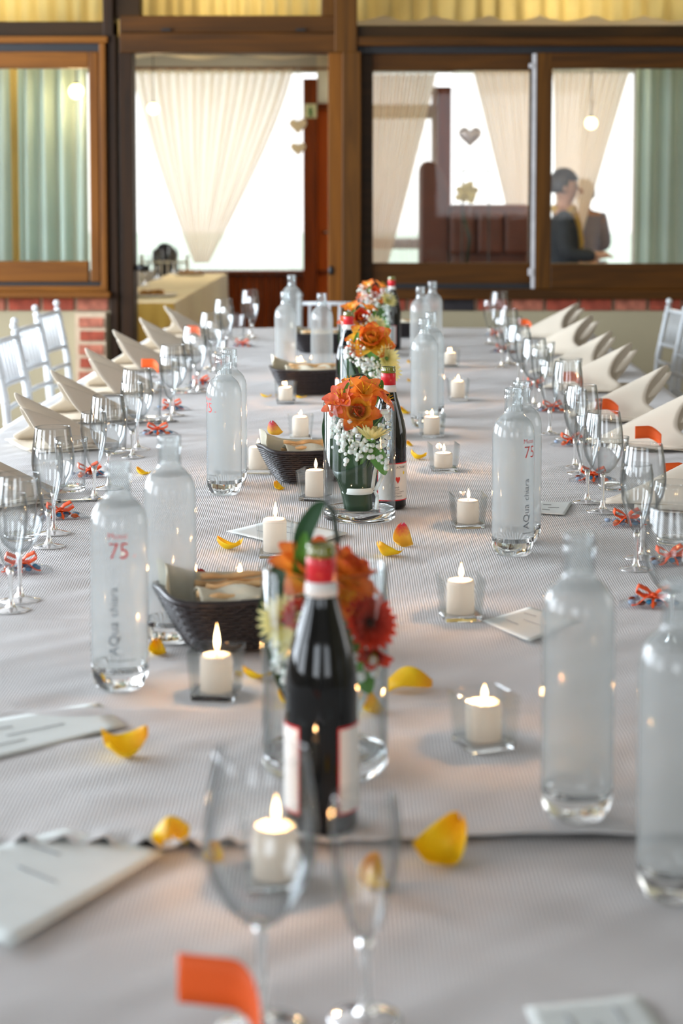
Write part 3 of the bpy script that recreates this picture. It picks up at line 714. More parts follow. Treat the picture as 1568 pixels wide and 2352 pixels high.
def cloth_z(x, Y):
    n1 = noise.noise(Vector((x*3.2, Y*2.4, 1.7)))*0.0022 + noise.noise(Vector((x*9, Y*7, 5.1)))*0.0011
    n2 = 0.0016*noise.noise(Vector((x*5+Y*4, (Y-x)*14, 9)))
    return n1+2.0*n2+1.5*creases(x, Y)
def mk_cloth(name, ya, yb_, zz, half, drop, mat, label, hem=False):
    def fn(u, v):
        # u across (including drops), v along
        Y = ya+(yb_-ya)*v
        s = (u-0.5)*2*(half+drop)
        if abs(s) <= half: off, z = s, zz
        else:
            e = abs(s)-half; off = math.copysign(half+0.012+0.03*min(1, e*3)*(1+sin(Y*18)), s); z = zz-e
        x = tx(off, Y)
        if abs(s) <= half: z += cloth_z(x, Y) - 0.0035
        yy = Y
        if hem:
            t = max(0, 1-(Y-ya)/0.06)
            lf = 1/(1+math.exp((x+0.08)*18))      # stronger ruffle on one side
            z += t*t*(0.007+0.009*lf*sin(x*150+3*noise.noise(Vector((x*6, 0, 2))))) * (1 if abs(s) <= half else 0)
            yy += t*0.03*(noise.noise(Vector((x*2.0, 0, 0)))) + (0.028*(-x) if t > 0 and x < 0 else 0)*t*t*0.8
        return (x, yy, z)
    o = MB().grid(fn, 170, int((yb_-ya)*90)).build(name, mat, None)
    md = o.modifiers.new('solid', 'SOLIDIFY'); md.thickness = 0.0016; md.offset = -1
    return tag(o, label, 'tablecloth')
tbl = empty('dining_table', (0, 0, 0), label='long dining table hidden under two greige tablecloths', cat='table')
mb = MB()
mb.add([(tx(s*HALF*0.985, y), y+e, z) for z in (0.70, 0.735) for s, y, e in ((-1, Y0, .02), (1, Y0, .02), (1, Y1, -.02), (-1, Y1, -.02))],
       [(0, 3, 2, 1), (4, 5, 6, 7), (0, 1, 5, 4), (1, 2, 6, 5), (2, 3, 7, 6), (3, 0, 4, 7)])
mb.build('tabletop', M['wood'], tbl, False)
for y in (Y0+.25, (Y0+Y1)/2, Y1-.25):
    for s in (-.85, .85): MB().box((tx(s, y), y, 0.35), (.07, .07, .7)).build('leg', M['wood'], tbl, False, .004)
mk_cloth('tablecloth', Y0-0.02, Y1+0.01, 0.7455, HALF, 0.22, M['cloth2'], 'greige under-tablecloth bare at the camera end of the table')
mk_cloth('tablecloth', YHEM, Y1+0.02, TZ, HALF+0.004, 0.2, M['cloth'], 'ribbed greige tablecloth laid on top with a ruffled hem across the table', hem=True)
def tz(p, lift=0.0):
    zz = TZ if p.y > YHEM+0.02 else 0.7455
    return Vector((p.x, p.y, zz + -0.0035+cloth_z(p.x, p.y)+lift+0.0004))
def T(px, py): return tz(at(px, py))

# ------------------------------------------------------------------ glassware
def mk_wine():
    r = empty('wine_glass', cat='glass')
    o = [(0.004, .079), (.014, .082), (.026, .094), (.037, .115), (.0415, .135), (.0415, .15), (.039, .175), (.0345, .205), (.0336, .2085)]
    i = [(rr-0.0012, z+0.0004) for rr, z in o[::-1]]
    i[0] = (.0330, .2085); i[-1] = (0.001, .0835); o = [(0.001, .079)] + o
    MB().lathe(o+i, 36).build('bowl', M['glass'], r)
    MB().lathe([(.001, .0795), (.0055, .079), (.0042, .07), (.0034, .05), (.0035, .03), (.0048, .014), (.009, .007)], 16).build('stem', M['solid'], r)
    MB().lathe([(.001, .008), (.009, .007), (.022, .0032), (.0325, .0018), (.0335, .0008), (.0325, 0), (.001, .0)], 36).build('foot', M['solid'], r)
    return r
def mk_flute():
    r = empty('flute_glass', cat='glass')
    o = [(0.001, .066), (.006, .067), (.013, .078), (.020, .10), (.0265, .125), (.029, .15), (.0285, .168), (.0262, .184), (.0258, .187)]
    i = [(max(.001, rr-0.0011), z+0.0004) for rr, z in o[::-1]]; i[-1] = (.001, .071)
    MB().lathe(o+i, 36).build('bowl', M['glass'], r)
    MB().lathe([(.001, .067), (.0062, .0665), (.0045, .055), (.0035, .04), (.0036, .022), (.0055, .011), (.0085, .006)], 16).build('stem', M['solid'], r)
    MB().lathe([(.001, .007), (.0085, .006), (.02, .0028), (.029, .0016), (.030, .0007), (.029, 0), (.001, .0)], 36).build('foot', M['solid'], r)
    return r
def mk_tumbler():
    r = empty('tumbler', cat='glass')
    o = [(.0305, .012), (.031, .03), (.033, .07), (.0355, .105), (.0368, .118)]
    i = [(rr-.0014, z) for rr, z in o[::-1]]
    MB().lathe(o+i, 36).build('wall', M['glass'], r)
    MB().lathe([(.001, .0), (.027, 0), (.030, .003), (.0305, .012), (.029, .0125), (.001, .0105)], 36).build('base', M['solid'], r)
    return r
ORD = ['first', 'second', 'third', 'fourth', 'fifth', 'sixth', 'seventh', 'eighth', 'ninth']
SA = 'row along the three white chairs'
SB = 'row along the sunlit napkins'
st_w, st_f, st_t = Stamp(mk_wine()), Stamp(mk_flute()), Stamp(mk_tumbler())
# (wine px,py) (flute px,py) (tumbler px,py)
LEFT = [((46, 1374), (25, 1398), (46, 1236)), ((124, 1221), (112, 1254), (164, 1126)), ((250, 1118), (217, 1142), (262, 1040)),
        ((316, 1030), (304, 1048), (345, 963)), ((398, 952), (391, 966), (418, 901)), ((447, 890), (456, 898), (500, 850)),
        ((484, 845), (493, 852), None), ((514, 800), (522, 808), (545, 780)), ((574, 771), (580, 777), None)]
RIGHT = [((1540, 1478), (1628, 1505), (1545, 1245)), ((1474, 1280), (1460, 1302), (1405, 1120)), ((1383, 1174), (1348, 1152), None),
         ((1334, 1085), (1320, 1069), (1350, 1016)), ((1302, 1004), (1262, 994), None), ((1226, 930), (1240, 942), (1310, 905)),
         ((1190, 884), (1200, 892), (1250, 860)), ((1166, 835), (1152, 842), (1170, 808)), ((1146, 775), (1124, 790), (1178, 790))]
for side, rows in ((SA, LEFT), (SB, RIGHT)):
    for i, (w, f, t) in enumerate(rows):
        g = ' at place %s from the camera end, %s' % (ORD[i], side)
        st_w.put(T(*w), random.random(), 'tall tulip wine glass, '+ORD[i]+' from the camera end, '+side, 'wine glasses')
        st_f.put(T(*f), random.random(), 'slim flute glass, '+ORD[i]+' from the camera end, '+side, 'flute glasses')
        if t: st_t.put(T(*t), random.random(), 'plain tumbler, at place setting '+str(ORD[i])+' from the camera end, '+side, 'tumblers')
st_w.put(T(600, 2344), 0, 'large blurred wine glass in front of the lit candle at the camera end', 'wine glasses', 1.10)
st_f.put(T(838, 2318), 0, 'blurred flute glass beside the dark wine bottle at the camera end', 'flute glasses', 1.0)

for px, py, l in ((333, 655, 'wine glass on the golden table closest to the door post'), (362, 640, 'wine glass in the middle of the golden table'), (398, 627, 'wine glass farthest along the golden table')):
    st_w.put(at(px, py, .757), 0, l, 'wine glasses')
# ------------------------------------------------------------------ water bottles
def mk_bottle(variant):
    r = empty('water_bottle', cat='bottle')
    R = .0385
    def wob(rr, z, a):
        if z < .016 and rr > .012: return rr*(1-0.10*(1-z/.016)*max(0, cos(5*a)))
        return rr
    MB().lathe([(.001, .006), (.02, .002), (.029, 0), (.0345, .006), (.0375, .018), (R, .032), (R, .034), (.0355, .034), (.033, .026), (.001, .024)], 60, wob=wob).build('base', M['solid'], r)
    MB().lathe([(R, .0345), (R, .12), (R, .214), (.0381, .225), (.0360, .236), (.0318, .2455), (.0262, .252), (.0208, .2565), (.0182, .259), (.0172, .263)], 48).build('body', M['bottle'], r)
    pr = [(.0172, .263), (.0168, .27), (.0166, .285), (.0185, .287), (.0185, .2895), (.0170, .291), (.0178, .294), (.0170, .2965), (.0178, .2995), (.0168, .302), (.0172, .305), (.0155, .3055), (.0142, .303), (.014, .27), (.015, .264)]
    MB().lathe(pr, 36).build('neck', M['neck'], r)
    MB().lathe([(.001, .2480), (.029, .2480)], 36).build('water_level', M['water'], r)
    if variant:
        Rt = R+.0003; a0 = {1: -pi/2-0.24, 2: -pi/2+0.42, 3: -pi/2-1.35}[variant]
        m = MB()
        v, f = text_mesh('75', .031, -.004); v = [(x*.9, y, 0) for x, y, _ in v]; m.add(wrap(v, Rt, a0, .182), f)
        v, f = text_mesh('Mossi', .0115, -.004); m.add(wrap(v, Rt, a0-.03, .2085), f)
        v, f = text_mesh('cl', .006); m.add(wrap(v, Rt, a0+.86, .183), f)
        m.build('red_print', M['red_ink'], r, False)
        m = MB()
        v, f = text_mesh('AQua', .019); m.add(wrap(v, Rt, a0+.32, .052, True), f)
        v, f = text_mesh('chiara', .0165); m.add(wrap(v, Rt, a0+.30, .1045, True), f)
        m.build('grey_print', M['grey_ink'], r, False)
        m = MB()
        v, f = text_mesh('www.aquachiara.it', .0052); m.add(wrap(v, Rt, a0-.05, .044), f)
        m.build('small_print', M['black_ink'], r, False)
    return r
bp = {k: Stamp(mk_bottle(k)) for k in (0, 1, 2, 3)}
BOT = [(276, 1572, 1, 'misted water bottle printed 75, standing before a twin near the bread basket', 0),
       (392, 1468, 0, 'misted water bottle directly behind the one printed 75, beside the bread basket', 1),
       (515, 1131, 3, 'misted bottle, print turned aside, in front of its twin near the second candle group', 0),
       (528, 1108, 0, 'misted water bottle almost hidden by the bottle whose print is turned aside', 2),
       (1177, 1270, 2, 'misted water bottle with red 75 and vertical grey aqua lettering', 0),
       (1195, 1238, 0, 'misted water bottle just behind the one with vertical grey lettering', 1),
       (1324, 1868, 0, 'large blurred clear water bottle standing alone before the ruffled hem', 0),
       (1553, 2040, 0, 'large blurred water bottle cut by the picture edge', 1),
       (974, 978, 0, 'misted water bottle between the tall vases and the pillar candle cups, first of its pair', 2),
       (989, 955, 0, 'misted water bottle half behind its twin beside the pillar candles', 1),
       (965, 846, 0, 'misted bottle at the window end, shorter-looking one of the farther pair', 2),
       (992, 828, 0, 'misted bottle at the window end, rear one of the farther pair', 0),
       (656, 872, 0, 'misted water bottle behind the empty-looking dark basket, nearer its narrow end', 1),
       (739, 876, 0, 'misted water bottle behind the dark basket, beside the third flower vase', 2),
       (670, 800, 0, 'misted water bottle standing last before the doorway and the end chair', 0)]
for px, py, v, lab, k in BOT:
    bp[v].put(T(px, py), 0 if v else k*1.1, lab, 'water bottles')

# ------------------------------------------------------------------ wine bottles
def mk_winebottle(rot, z0=.022, z1=.115):
    r = empty('wine_bottle', cat='bottle')
    R = .0385
    MB().lathe([(.001, .004), (.026, .002), (.0355, 0), (R, .006), (R, .12), (.0388, .15), (.0375, .168), (.033, .19), (.026, .214), (.0195, .235), (.0158, .25), (.0148, .262), (.0148, .264)], 48).build('body', M['wine'], r)
    MB().lathe([(.0149, .2475), (.0172, .2475), (.0170, .2545), (.0158, .2625), (.0152, .2625)], 36).build('neck_label', M['label'], r)
    MB().lathe([(.0150, .2620), (.0158, .2620), (.0155, .287), (.0148, .288)], 36, wob=lambda rr, z, a: rr).build('capsule', M['capsule'], r)
    MB().lathe([(.0145, .285), (.0146, .289), (.0156, .290), (.0158, .294), (.0148, .296), (.0152, .2985), (.0148, .301), (.0125, .3012), (.0115, .296), (.0115, .285)], 36).build('lip', M['wine_lip'], r)
    R2 = R+.0005; A0, A1 = rot, rot+radians(298)
    def patch(a0, a1, z0, z1, RR, ripple=0):
        return lambda u, v: (RR*cos(a0+(a1-a0)*u), RR*sin(a0+(a1-a0)*u), z0+(z1-z0)*v)
    MB().grid(patch(A0, A1, z0, z1, R2), 72, 2).build('label_border', M['capsule'], r)
    MB().grid(patch(A0+.05, A1-.05, z0+.0025, z1-.0025, R2+.0003), 72, 2).build('label', M['label'], r)
    m = MB(); am = A0+radians(67); RR = R2+.0007
    hx = [(16*sin(t)**3/16, (13*cos(t)-5*cos(2*t)-2*cos(3*t)-cos(4*t))/16) for t in [2*pi*k/28 for k in range(28)]]
    m.add(wrap([(0, 0, 0)]+[(x*.0055, y*.0085, 0) for x, y in hx], RR, am, .064), [(0, k+1, (k+1) % 28+1) for k in range(28)])
    m.build('heart_mark', M['red_ink'], r, False)
    m = MB(); am2 = am+.42
    pts = [(0, 0, 0)]+[((.0032 if k % 2 else .0022)*cos(2*pi*k/16), (.0046 if k % 2 else .003)*sin(2*pi*k/16), 0) for k in range(16)]
    m.add(wrap(pts, RR, am2, .078), [(0, k+1, (k+1) % 16+1) for k in range(16)]); m.build('sun_mark', M['petal_y'], r, False)
    m = MB()
    for s, z, k, a in (('AONSKY', .088, .007, am-.1), ('Syrah', .046, .006, am-.25), ('toscana', .0415, .0045, am-.25), ('indicazione geografica', .0375, .0033, am-.3), ('imbottigliato da', .034, .0033, am-.3), ('La Chenina', .0275, .0052, am-.3)):
        v, f = text_mesh(s, k); m.add(wrap(v, RR, a, z), f)
    m.build('label_print', M['black_ink'], r, False)
    return r
wb1 = place(mk_winebottle(radians(-63)), T(738, 1888), 0, 'dark open wine bottle with red collar in front of the nearest vase', 'wine bottles', 1.0)
wb1['label'] = 'large dark open wine bottle with red collar, alone near the camera end'
st_wb = Stamp(mk_winebottle(radians(-127), .019, .100))
st_wb.put(T(891, 1160), 0, 'dark wine bottle with red-edged heart label behind the sharpest flower vase', 'wine bottles', 0.985)
st_wb.put(T(800, 942), 1.2, 'open wine bottle whose red collar shows beside the orange rose vase', 'wine bottles', 0.985)
st_wb.put(T(899, 800), 2.2, 'last dark wine bottle behind the vase at the window end', 'wine bottles', 0.985)

# ------------------------------------------------------------------ candles in glass cubes
def mk_candle(label, px, py, rot, ch, flame=1.0, w=.068, ox=0.0, oy=0.0, lp=1.1):
    r = empty('candle_cup', T(px, py), rot, label=label, cat='candle', group='lit candles in glass cubes')
    h = .066; t = .0028; z0 = .009
    def ring(s, z): return [(-s, -s, z), (s, -s, z), (s, s, z), (-s, s, z)]
    b, tp = w*.43, w*.5
    v = ring(b, z0)+ring(tp, h)+ring(tp-t, h)+ring(b-t, z0)
    f = []
    for k in range(3):
        for q_ in range(4): f.append((k*4+q_, k*4+(q_+1) % 4, (k+1)*4+(q_+1) % 4, (k+1)*4+q_))
    MB().add(v, f).build('glass_wall', M['cup'], r, False, 0.0012)
    v = ring(b-.001, 0)+ring(b, z0)
    MB().add(v, [(0, 3, 2, 1), (4, 5, 6, 7), (0, 1, 5, 4), (1, 2, 6, 5), (2, 3, 7, 6), (3, 0, 4, 7)]).build('glass_base', M['solid'], r, False, 0.001)
    cr = .0215
    def wob(rr, z, a): return rr*(1+0.03*noise.noise(Vector((cos(a)*2, sin(a)*2, z*60+px))))
    cd = MB().lathe([(.001, z0+.0005), (cr, z0+.0005), (cr, z0+ch-.006), (cr-.0015, z0+ch-.001), (cr-.006, z0+ch), (cr*.5, z0+ch-.003), (.001, z0+ch-.003)], 30, (ox, oy, 0), wob=wob).build('wax', M['wax'], r)
    zt2 = z0+ch-.003
    MB().tube([(ox, oy, zt2-.001), (ox+.0005, oy, zt2+.004), (ox+.0015, oy, zt2+.008)], .0007, 6).build('wick', M['wick'], cd)
    fh = .019*flame
    pr = [(.0003, 0), (.0018, .08), (.0032, .25), (.0036, .38), (.0028, .6), (.0014, .82), (.0002, 1.0)]
    fo = MB().lathe([(rr*(0.8+.2*flame), zt2+.005+z*fh) for rr, z in pr], 14, (ox+.001, oy, 0)).build('flame', M['flame'], cd)
    l = bpy.data.lights.new('flame_light', 'POINT'); l.energy = lp; l.color = (1.0, 0.5, 0.2); l.shadow_soft_size = 0.006
    lo = bpy.data.objects.new('flame_light', l); COL.objects.link(lo); lo.parent = r; lo.location = (ox, oy, zt2+.005+fh*.5)
    return r
CAN = [(632, 2018, .1, .050, 1.5, 'lit candle cube seen through the large blurred wine glass'),
       (497, 1590, -.14, .048, 2.1, 'tall-flamed candle cube in front of the bread basket'),
       (1110, 1706, .38, .046, 1.0, 'lit candle in a turned cube beside the lone blurred water bottle'),
       (1057, 1416, .12, .052, 1.3, 'lit pillar candle cube near the menu card, midway on the vase side'),
       (550, 1402, .1, .048, 1.0, 'lit candle cube behind the breadstick basket'),
       (631, 1270, .05, .060, 1.5, 'tall lit candle cube between the two foremost flower vases'),
       (1074, 1203, .1, .045, 1.1, 'half-melted lit candle cube next to the bottle with vertical lettering'),
       (724, 1145, -.28, .056, 1.2, 'lit candle cube touching the sharpest flower vase'),
       (1018, 1077, .12, .034, 1.0, 'short lit candle cube with low melted wax'),
       (592, 1082, .0, .052, .9, 'lit candle cube behind the tip of the woven basket'),
       (690, 1006, .06, .052, .8, 'lit candle cube behind the basket topped with a petal'),
       (991, 1000, .1, .046, 1.0, 'lit candle cube in front of the pair of bottles beside the vases'),
       (656, 924, .1, .040, .9, 'lit candle cube before the dark basket at the far bottles'),
       (1051, 918, .02, .052, .9, 'lit candle cube standing alone beyond the front candle row'),
       (1034, 840, .0, .044, .9, 'tiny lit candle cube, last of the row beside the bottles'),
       (690, 866, .05, .050, .8, 'lit candle cube hidden behind the dark basket rim')]
for px, py, rot, ch, fl_, lab in CAN: mk_candle(lab, px, py, rot, ch, fl_)

# ------------------------------------------------------------------ vases and bouquets
def mk_vase():
    r = empty('flower_vase', cat='vase'); R = .073; H = .238
    MB().lathe([(R, .02), (R, H-.002), (R-.0016, H), (R-.0034, H-.002), (R-.0034, .024)], 72).build('wall', M['vase'], r)
    MB().lathe([(.001, .003), (.055, .001), (R-.004, 0), (R, .004), (R, .018), (R-.003, .022), (R-.02, .0175), (.001, .016)], 72).build('base', M['solid'], r)
    return r
st_v = Stamp(mk_vase())
def petal_mesh(name, mat, L_, Wd, cup, curl, nu=8, nv=6, pt=1.0, tip=0.0):
    """petal from origin along +Y, cupped, curling up"""
    def fn(u, v):
        y = u; wdt = Wd*(sin(pi*min(1, 0.08+u*0.90)**pt)**0.6)*0.5
        x = (v-0.5)*2*wdt
        z = cup*(x/(Wd*0.5+1e-6))**2*Wd*0.6 + curl*L_*u*u + 0.012*L_*sin(v*15+u*3)
        return (x, y*L_*(1-tip*abs(v-.5)), z)
    return MB().grid(fn, nu, nv).mesh(name, mat)
PM = {}
def pmesh(key, *a, **k):
    if key not in PM: PM[key] = petal_mesh('petal', *a, **k)
    return PM[key]
def rose(parent, loc, size, mats=('rosep', 'rosey'), tilt=(0, 0, 0)):
    n = empty('rose', loc); n.parent = parent; n.rotation_euler = tilt
    for ring, (cnt, rad, op, sz) in enumerate(((4, .10, 82, .75), (5, .22, 70, .9), (6, .36, 52, 1.0), (7, .5, 30, 1.05))):
        me = pmesh(('rose', mats[ring % 2], ring), M[mats[ring % 2]], 1.0, 1.0, .55, .12-0.35*(ring == 3), 7, 6, .55)
        for k in range(cnt):
            a_ = 2*pi*k/cnt+ring*.6+random.uniform(-.15, .15)
            o = inst('petal', me, n, (size*rad*.4*sin(-a_), size*rad*.4*cos(a_), size*(-.35+.02*ring)), (0, 0, 0), size*sz*.95)
            o.rotation_euler = (Matrix.Rotation(a_, 3, 'Z') @ Matrix.Rotation(radians(op+random.uniform(-6, 6)), 3, 'X')).to_euler()
    return n
def lily(parent, loc, size, mat, tilt, open_=42):
    n = empty('lily_bloom', loc); n.parent = parent; n.rotation_euler = tilt
    me = pmesh(('lily', mat), M[mat], 1.0, .66, .5, -.16, 9, 6, .9)
    for k in range(6):
        a_ = 2*pi*k/6+random.uniform(-.1, .1)
        o = inst('petal', me, n, (0, 0, 0), (0, 0, 0), size*(1.0 if k % 2 else .9))
        o.rotation_euler = (Matrix.Rotation(a_, 3, 'Z') @ Matrix.Rotation(radians(open_+random.uniform(-9, 9)), 3, 'X')).to_euler()
    m = MB()
    for k in range(5):
        a_ = 1.3*k; m.tube([(0, 0, 0), (size*.1*cos(a_), size*.1*sin(a_), size*.4), (size*.2*cos(a_), size*.2*sin(a_), size*.62)], size*.012, 5)
        m.ball((size*.2*cos(a_), size*.2*sin(a_), size*.63), size*.03, 6, 4)
    m.build('stamen', M['petal_y'], n)
    return n
def daisy(parent, loc, size, mat, tilt, n_=22, open_=12, centre='dark_centre', rings=2):
    n = empty('daisy_bloom', loc); n.parent = parent; n.rotation_euler = tilt
    me = pmesh(('daisy', mat), M[mat], 1.0, (.42 if mat == 'redp' else .27), .3, .1, 7, 4, .75)
    for rg in range(rings):
        for k in range(n_-5*rg):
            a_ = 2*pi*(k+.5*rg)/(n_-5*rg)
            o = inst('petal', me, n, (0, 0, 0), (0, 0, 0), size*(1-.2*rg)*random.uniform(.93, 1.03))
            o.rotation_euler = (Matrix.Rotation(a_, 3, 'Z') @ Matrix.Rotation(radians(open_+18*rg+random.uniform(-5, 5)), 3, 'X')).to_euler()
    MB().ball((0, 0, size*.08), size*.17, 12, 6, (1, 1, .5)).build('centre', M[centre], n)
    return n
def puff():
    m = MB().ball((0, 0, 0), 1, 10, 7)
    m.v = [tuple(Vector(p)*(1+.34*noise.noise(Vector(p)*3.1))) for p in m.v]
    return m
puff_me = puff().mesh('floret', M['breath'])
def leafblade(parent, pts, wd, mat, fold=.3, name='leaf'):
    P = [Vector(p) for p in pts]
    def cr(t):
        n = len(P)-1; i = min(int(t*n), n-1); f_ = t*n-i
        p0, p1, p2, p3 = P[max(i-1, 0)], P[i], P[i+1], P[min(i+2, n)]
        return 0.5*((2*p1)+(p2-p0)*f_+(2*p0-5*p1+4*p2-p3)*f_*f_+(3*p1-p0-3*p2+p3)*f_**3)
    def fn(u, v):
        c = cr(u); d = (cr(min(1, u+.02))-cr(max(0, u-.02))).normalized()
        sd = d.cross(Vector((0, -1, 0.15))).normalized(); nn = sd.cross(d)
        w_ = wd*(sin(pi*(.06+.94*u)**.8)**.7 if u < 1 else 0.02)
        s = (v-.5)*2
        return tuple(c+sd*s*w_*.5+nn*fold*w_*abs(s)*.5)
    return MB().grid(fn, 16, 6).build(name, mat, parent)
def bouquet(px, py, kind, label, detail=True, seed=1):
    random.seed(seed)
    b0 = T(px, py); r = empty('flower_bouquet', b0+Vector((0, 0, .0185)), label=label, cat='bouquet', group='bouquets in glass vases')
    # wrapped green bundle standing on the vase floor
    def wrapf(u, v):
        a_ = -pi*1.2+2*pi*1.15*u; z = .0+.10*v+.02*v*sin(a_+1)
        rr = .026*(1+.5*v*v)+.002*sin(5*a_)
        return (-.002+rr*cos(a_)*1.05-.012*v, rr*sin(a_)*.9, z)
    MB().grid(wrapf, 40, 8).build('leaf_wrap', M['leaf_dark'], r, solid=.0008)
    m = MB().lathe([(.0305, .034), (.0318, .035), (.0328, .046), (.0315, .047)], 36, (-.004, 0, 0)); m.build('ribbon', M['ribbon'], r)
    m = MB()
    m.grid(lambda u, v: (.028+.016*sin(pi*u)*(1 if 1 else 0)+.004*sin(6*u), -.014-.004*v-.01*sin(2*pi*u), .04+.062*sin(pi*u)*(.6 if u < .5 else 1)+v*.001+.0*u) , 20, 1)
    m.v = []; m.f = []
    loop = [Vector((.026, -.014, .042)), Vector((.030, -.016, .075)), Vector((.036, -.018, .100)), Vector((.046, -.018, .095)), Vector((.046, -.018, .070)), Vector((.032, -.018, .042))]
    tail = [Vector((.030, -.02, .042)), Vector((.036, -.024, .03)), Vector((.034, -.026, .004))]
    for path in (loop, tail):
        n_ = len(path)
        for k in range(n_-1):
            a_, b_ = path[k], path[k+1]
            d = (b_-a_).normalized(); sd = Vector((d.z, 0, -d.x))*.0035 + Vector((0, .002, 0))
            m.add([a_-sd, a_+sd, b_+sd, b_-sd], [(0, 1, 2, 3)])
    m.build('bow', M['ribbon'], r, solid=.0006)
    # tall dark blades on one side
    leafblade(r, [(-.022, .0, .05), (-.040, .0, .11), (-.056, -.004, .17), (-.054, .0, .222)], .050, M['leaf'], .35)
    leafblade(r, [(-.012, -.012, .03), (-.026, -.014, .09), (-.046, -.014, .14), (-.060, -.006, .20)], .048, M['leaf'], .2)
    leafblade(r, [(.0, .01, .06), (.012, .012, .12), (.03, .015, .17), (.05, .01, .2)], .03, M['leaf'], .3)
    leafblade(r, [(.02, -.012, .13), (.034, -.02, .115), (.044, -.024, .095), (.052, -.026, .074)], .034, M['leaf2'], .2)
    leafblade(r, [(-.03, -.01, .2), (-.026, -.02, .235), (-.022, -.022, .262)], .018, M['leaf2'], .4)
    if kind != 1: leafblade(r, [(.02, .02, .2), (.04, .02, .24), (.046, .02, .262)], .016, M['leaf2'], .4)
    m = MB()
    for k in range(9):
        a_ = random.uniform(0, 6.28); m.tube([(.006*cos(a_), .006*sin(a_), .01), (.012*cos(a_), .01*sin(a_), .09), (.04*cos(a_), .03*sin(a_), .19)], .0016, 6)
    m.tube([(.0, -.016, .085), (.014, -.02, .115), (.03, -.026, .145)], .004, 8)
    m.build('stems', M['stem'], r)
    # long thin loop of grass arching over the flowers
    if kind != 1:
        m = MB().tube([(-.05+.1*t, .0, .20+.075*sin(pi*min(1, t*1.0))**.8) for t in [k/18 for k in range(19)]], [.0012+.001*sin(pi*k/18) for k in range(19)], 6)
        m.build('grass_loop', M['twig'], r)
    if kind == 1:   # foremost vase: upright leaf loop, orange lilies, gerberas
        leafblade(r, [(-.014, .0, .19), (-.026, .0, .245), (-.012, .0, .28), (.0, .002, .292)], .022, M['leaf'], .3, 'leaf')
        MB().tube([(.0, .002, .292), (.010, .003, .28), (.014, .004, .25), (.018, .004, .2)], [.002, .003, .003, .002], 8).build('grass_loop', M['twig'], r)
        rose(r, (-.010, -.005, .215), .048, ('rosep', 'alstro'), (.5, .2, 0)); rose(r, (.024, -.01, .21), .045, ('rosep', 'rosep'), (.4, .5, .6))
        lily(r, (.016, -.02, .185), .045, 'alstro', (1.1, .3, .2), 50)
        daisy(r, (.050, -.038, .160), .034, 'redp', (1.15, .5, .2), 20, 8)
        daisy(r, (-.028, -.035, .168), .024, 'redp', (1.2, -.3, .1), 16, 20)
        daisy(r, (-.045, -.03, .160), .034, 'cream_petal', (1.0, -.6, .1), 20, 14)
        daisy(r, (-.030, -.03, .138), .03, 'cream_petal', (1.4, -.2, .1), 20, 14)
        lily(r, (.058, -.03, .128), .028, 'redp', (2.2, .3, 0), 40)
        bz_ = [(-.048, -.03, .12, 30), (.05, -.02, .115, 22), (.0, -.03, .15, 12)]
    elif kind == 2:
        rose(r, (-.004, -.036, .205), .043, ('rosey', 'rosep'), (1.15, .05, .1))
        daisy(r, (.022, -.050, .146), .047, 'cream_petal', (-.12, .12, .0), 24, 30, 'leaf2', 2)
        lily(r, (.008, -.024, .236), .045, 'alstro', (.6, .1, .2), 42); lily(r, (-.034, -.02, .224), .042, 'pinkp', (.55, -.6, .3), 36)
        lily(r, (-.018, .0, .248), .036, 'alstro', (.1, -.3, .3), 30); lily(r, (.03, .0, .232), .036, 'alstro', (.3, .5, .3), 30)
        lily(r, (.05, -.02, .222), .03, 'pinkp', (.4, .8, .3), 22); lily(r, (-.05, -.025, .212), .03, 'pinkp', (.9, -.9, .3), 35)
        lily(r, (.02, -.02, .240), .036, 'alstro', (.4, .3, 1.0), 42)
        bz_ = [(-.050, -.032, .180, 26), (-.034, -.042, .152, 20), (-.012, -.046, .130, 16), (.018, -.046, .13, 16), (.052, -.034, .145, 14), (-.030, -.046, .172, 10), (.058, -.028, .19, 12), (.05, -.03, .11, 7)]
    elif kind == 3:
        rose(r, (.012, -.015, .240), .058, ('rosep', 'rosey'), (.75, .15, 0))
        lily(r, (-.03, -.02, .215), .03, 'pinkp', (.8, -.6, .3), 36); lily(r, (.05, -.01, .23), .034, 'alstro', (.5, .9, .3), 36)
        daisy(r, (.052, -.03, .19), .042, 'cream_petal', (.9, 1.0, 0), 20, 20, 'leaf2'); daisy(r, (.062, -.02, .155), .036, 'cream_petal', (1.2, 1.2, 0), 18, 20, 'leaf2')
        bz_ = [(-.046, -.03, .205, 20), (-.02, -.04, .19, 16), (.01, -.045, .175, 20), (.03, -.045, .15, 20), (.05, -.04, .13, 14), (-.03, -.02, .225, 10)]
    else:
        rose(r, (.0, -.02, .225), .04, ('redp', 'rosep'), (.9, 0, 0)); lily(r, (-.03, 0, .25), .042, 'alstro', (.3, -.4, .3), 36); lily(r, (.02, 0, .25), .04, 'alstro', (.3, .4, .6), 36)
        lily(r, (-.05, -.02, .215), .03, 'pinkp', (.8, -.8, .3), 36); daisy(r, (.045, -.03, .2), .04, 'cream_petal', (.7, .7, 0), 18, 18, 'leaf2')
        bz_ = [(.03, -.03, .225, 26), (.05, -.02, .2, 24), (.0, -.04, .19, 20), (-.03, -.035, .19, 16), (.04, -.04, .165, 16)]
        if kind == 5: bz_ += [(-.045, -.02, .235, 30), (-.02, -.03, .215, 24), (.045, -.03, .12, 12)]
    joined = MB(); stalk = MB()
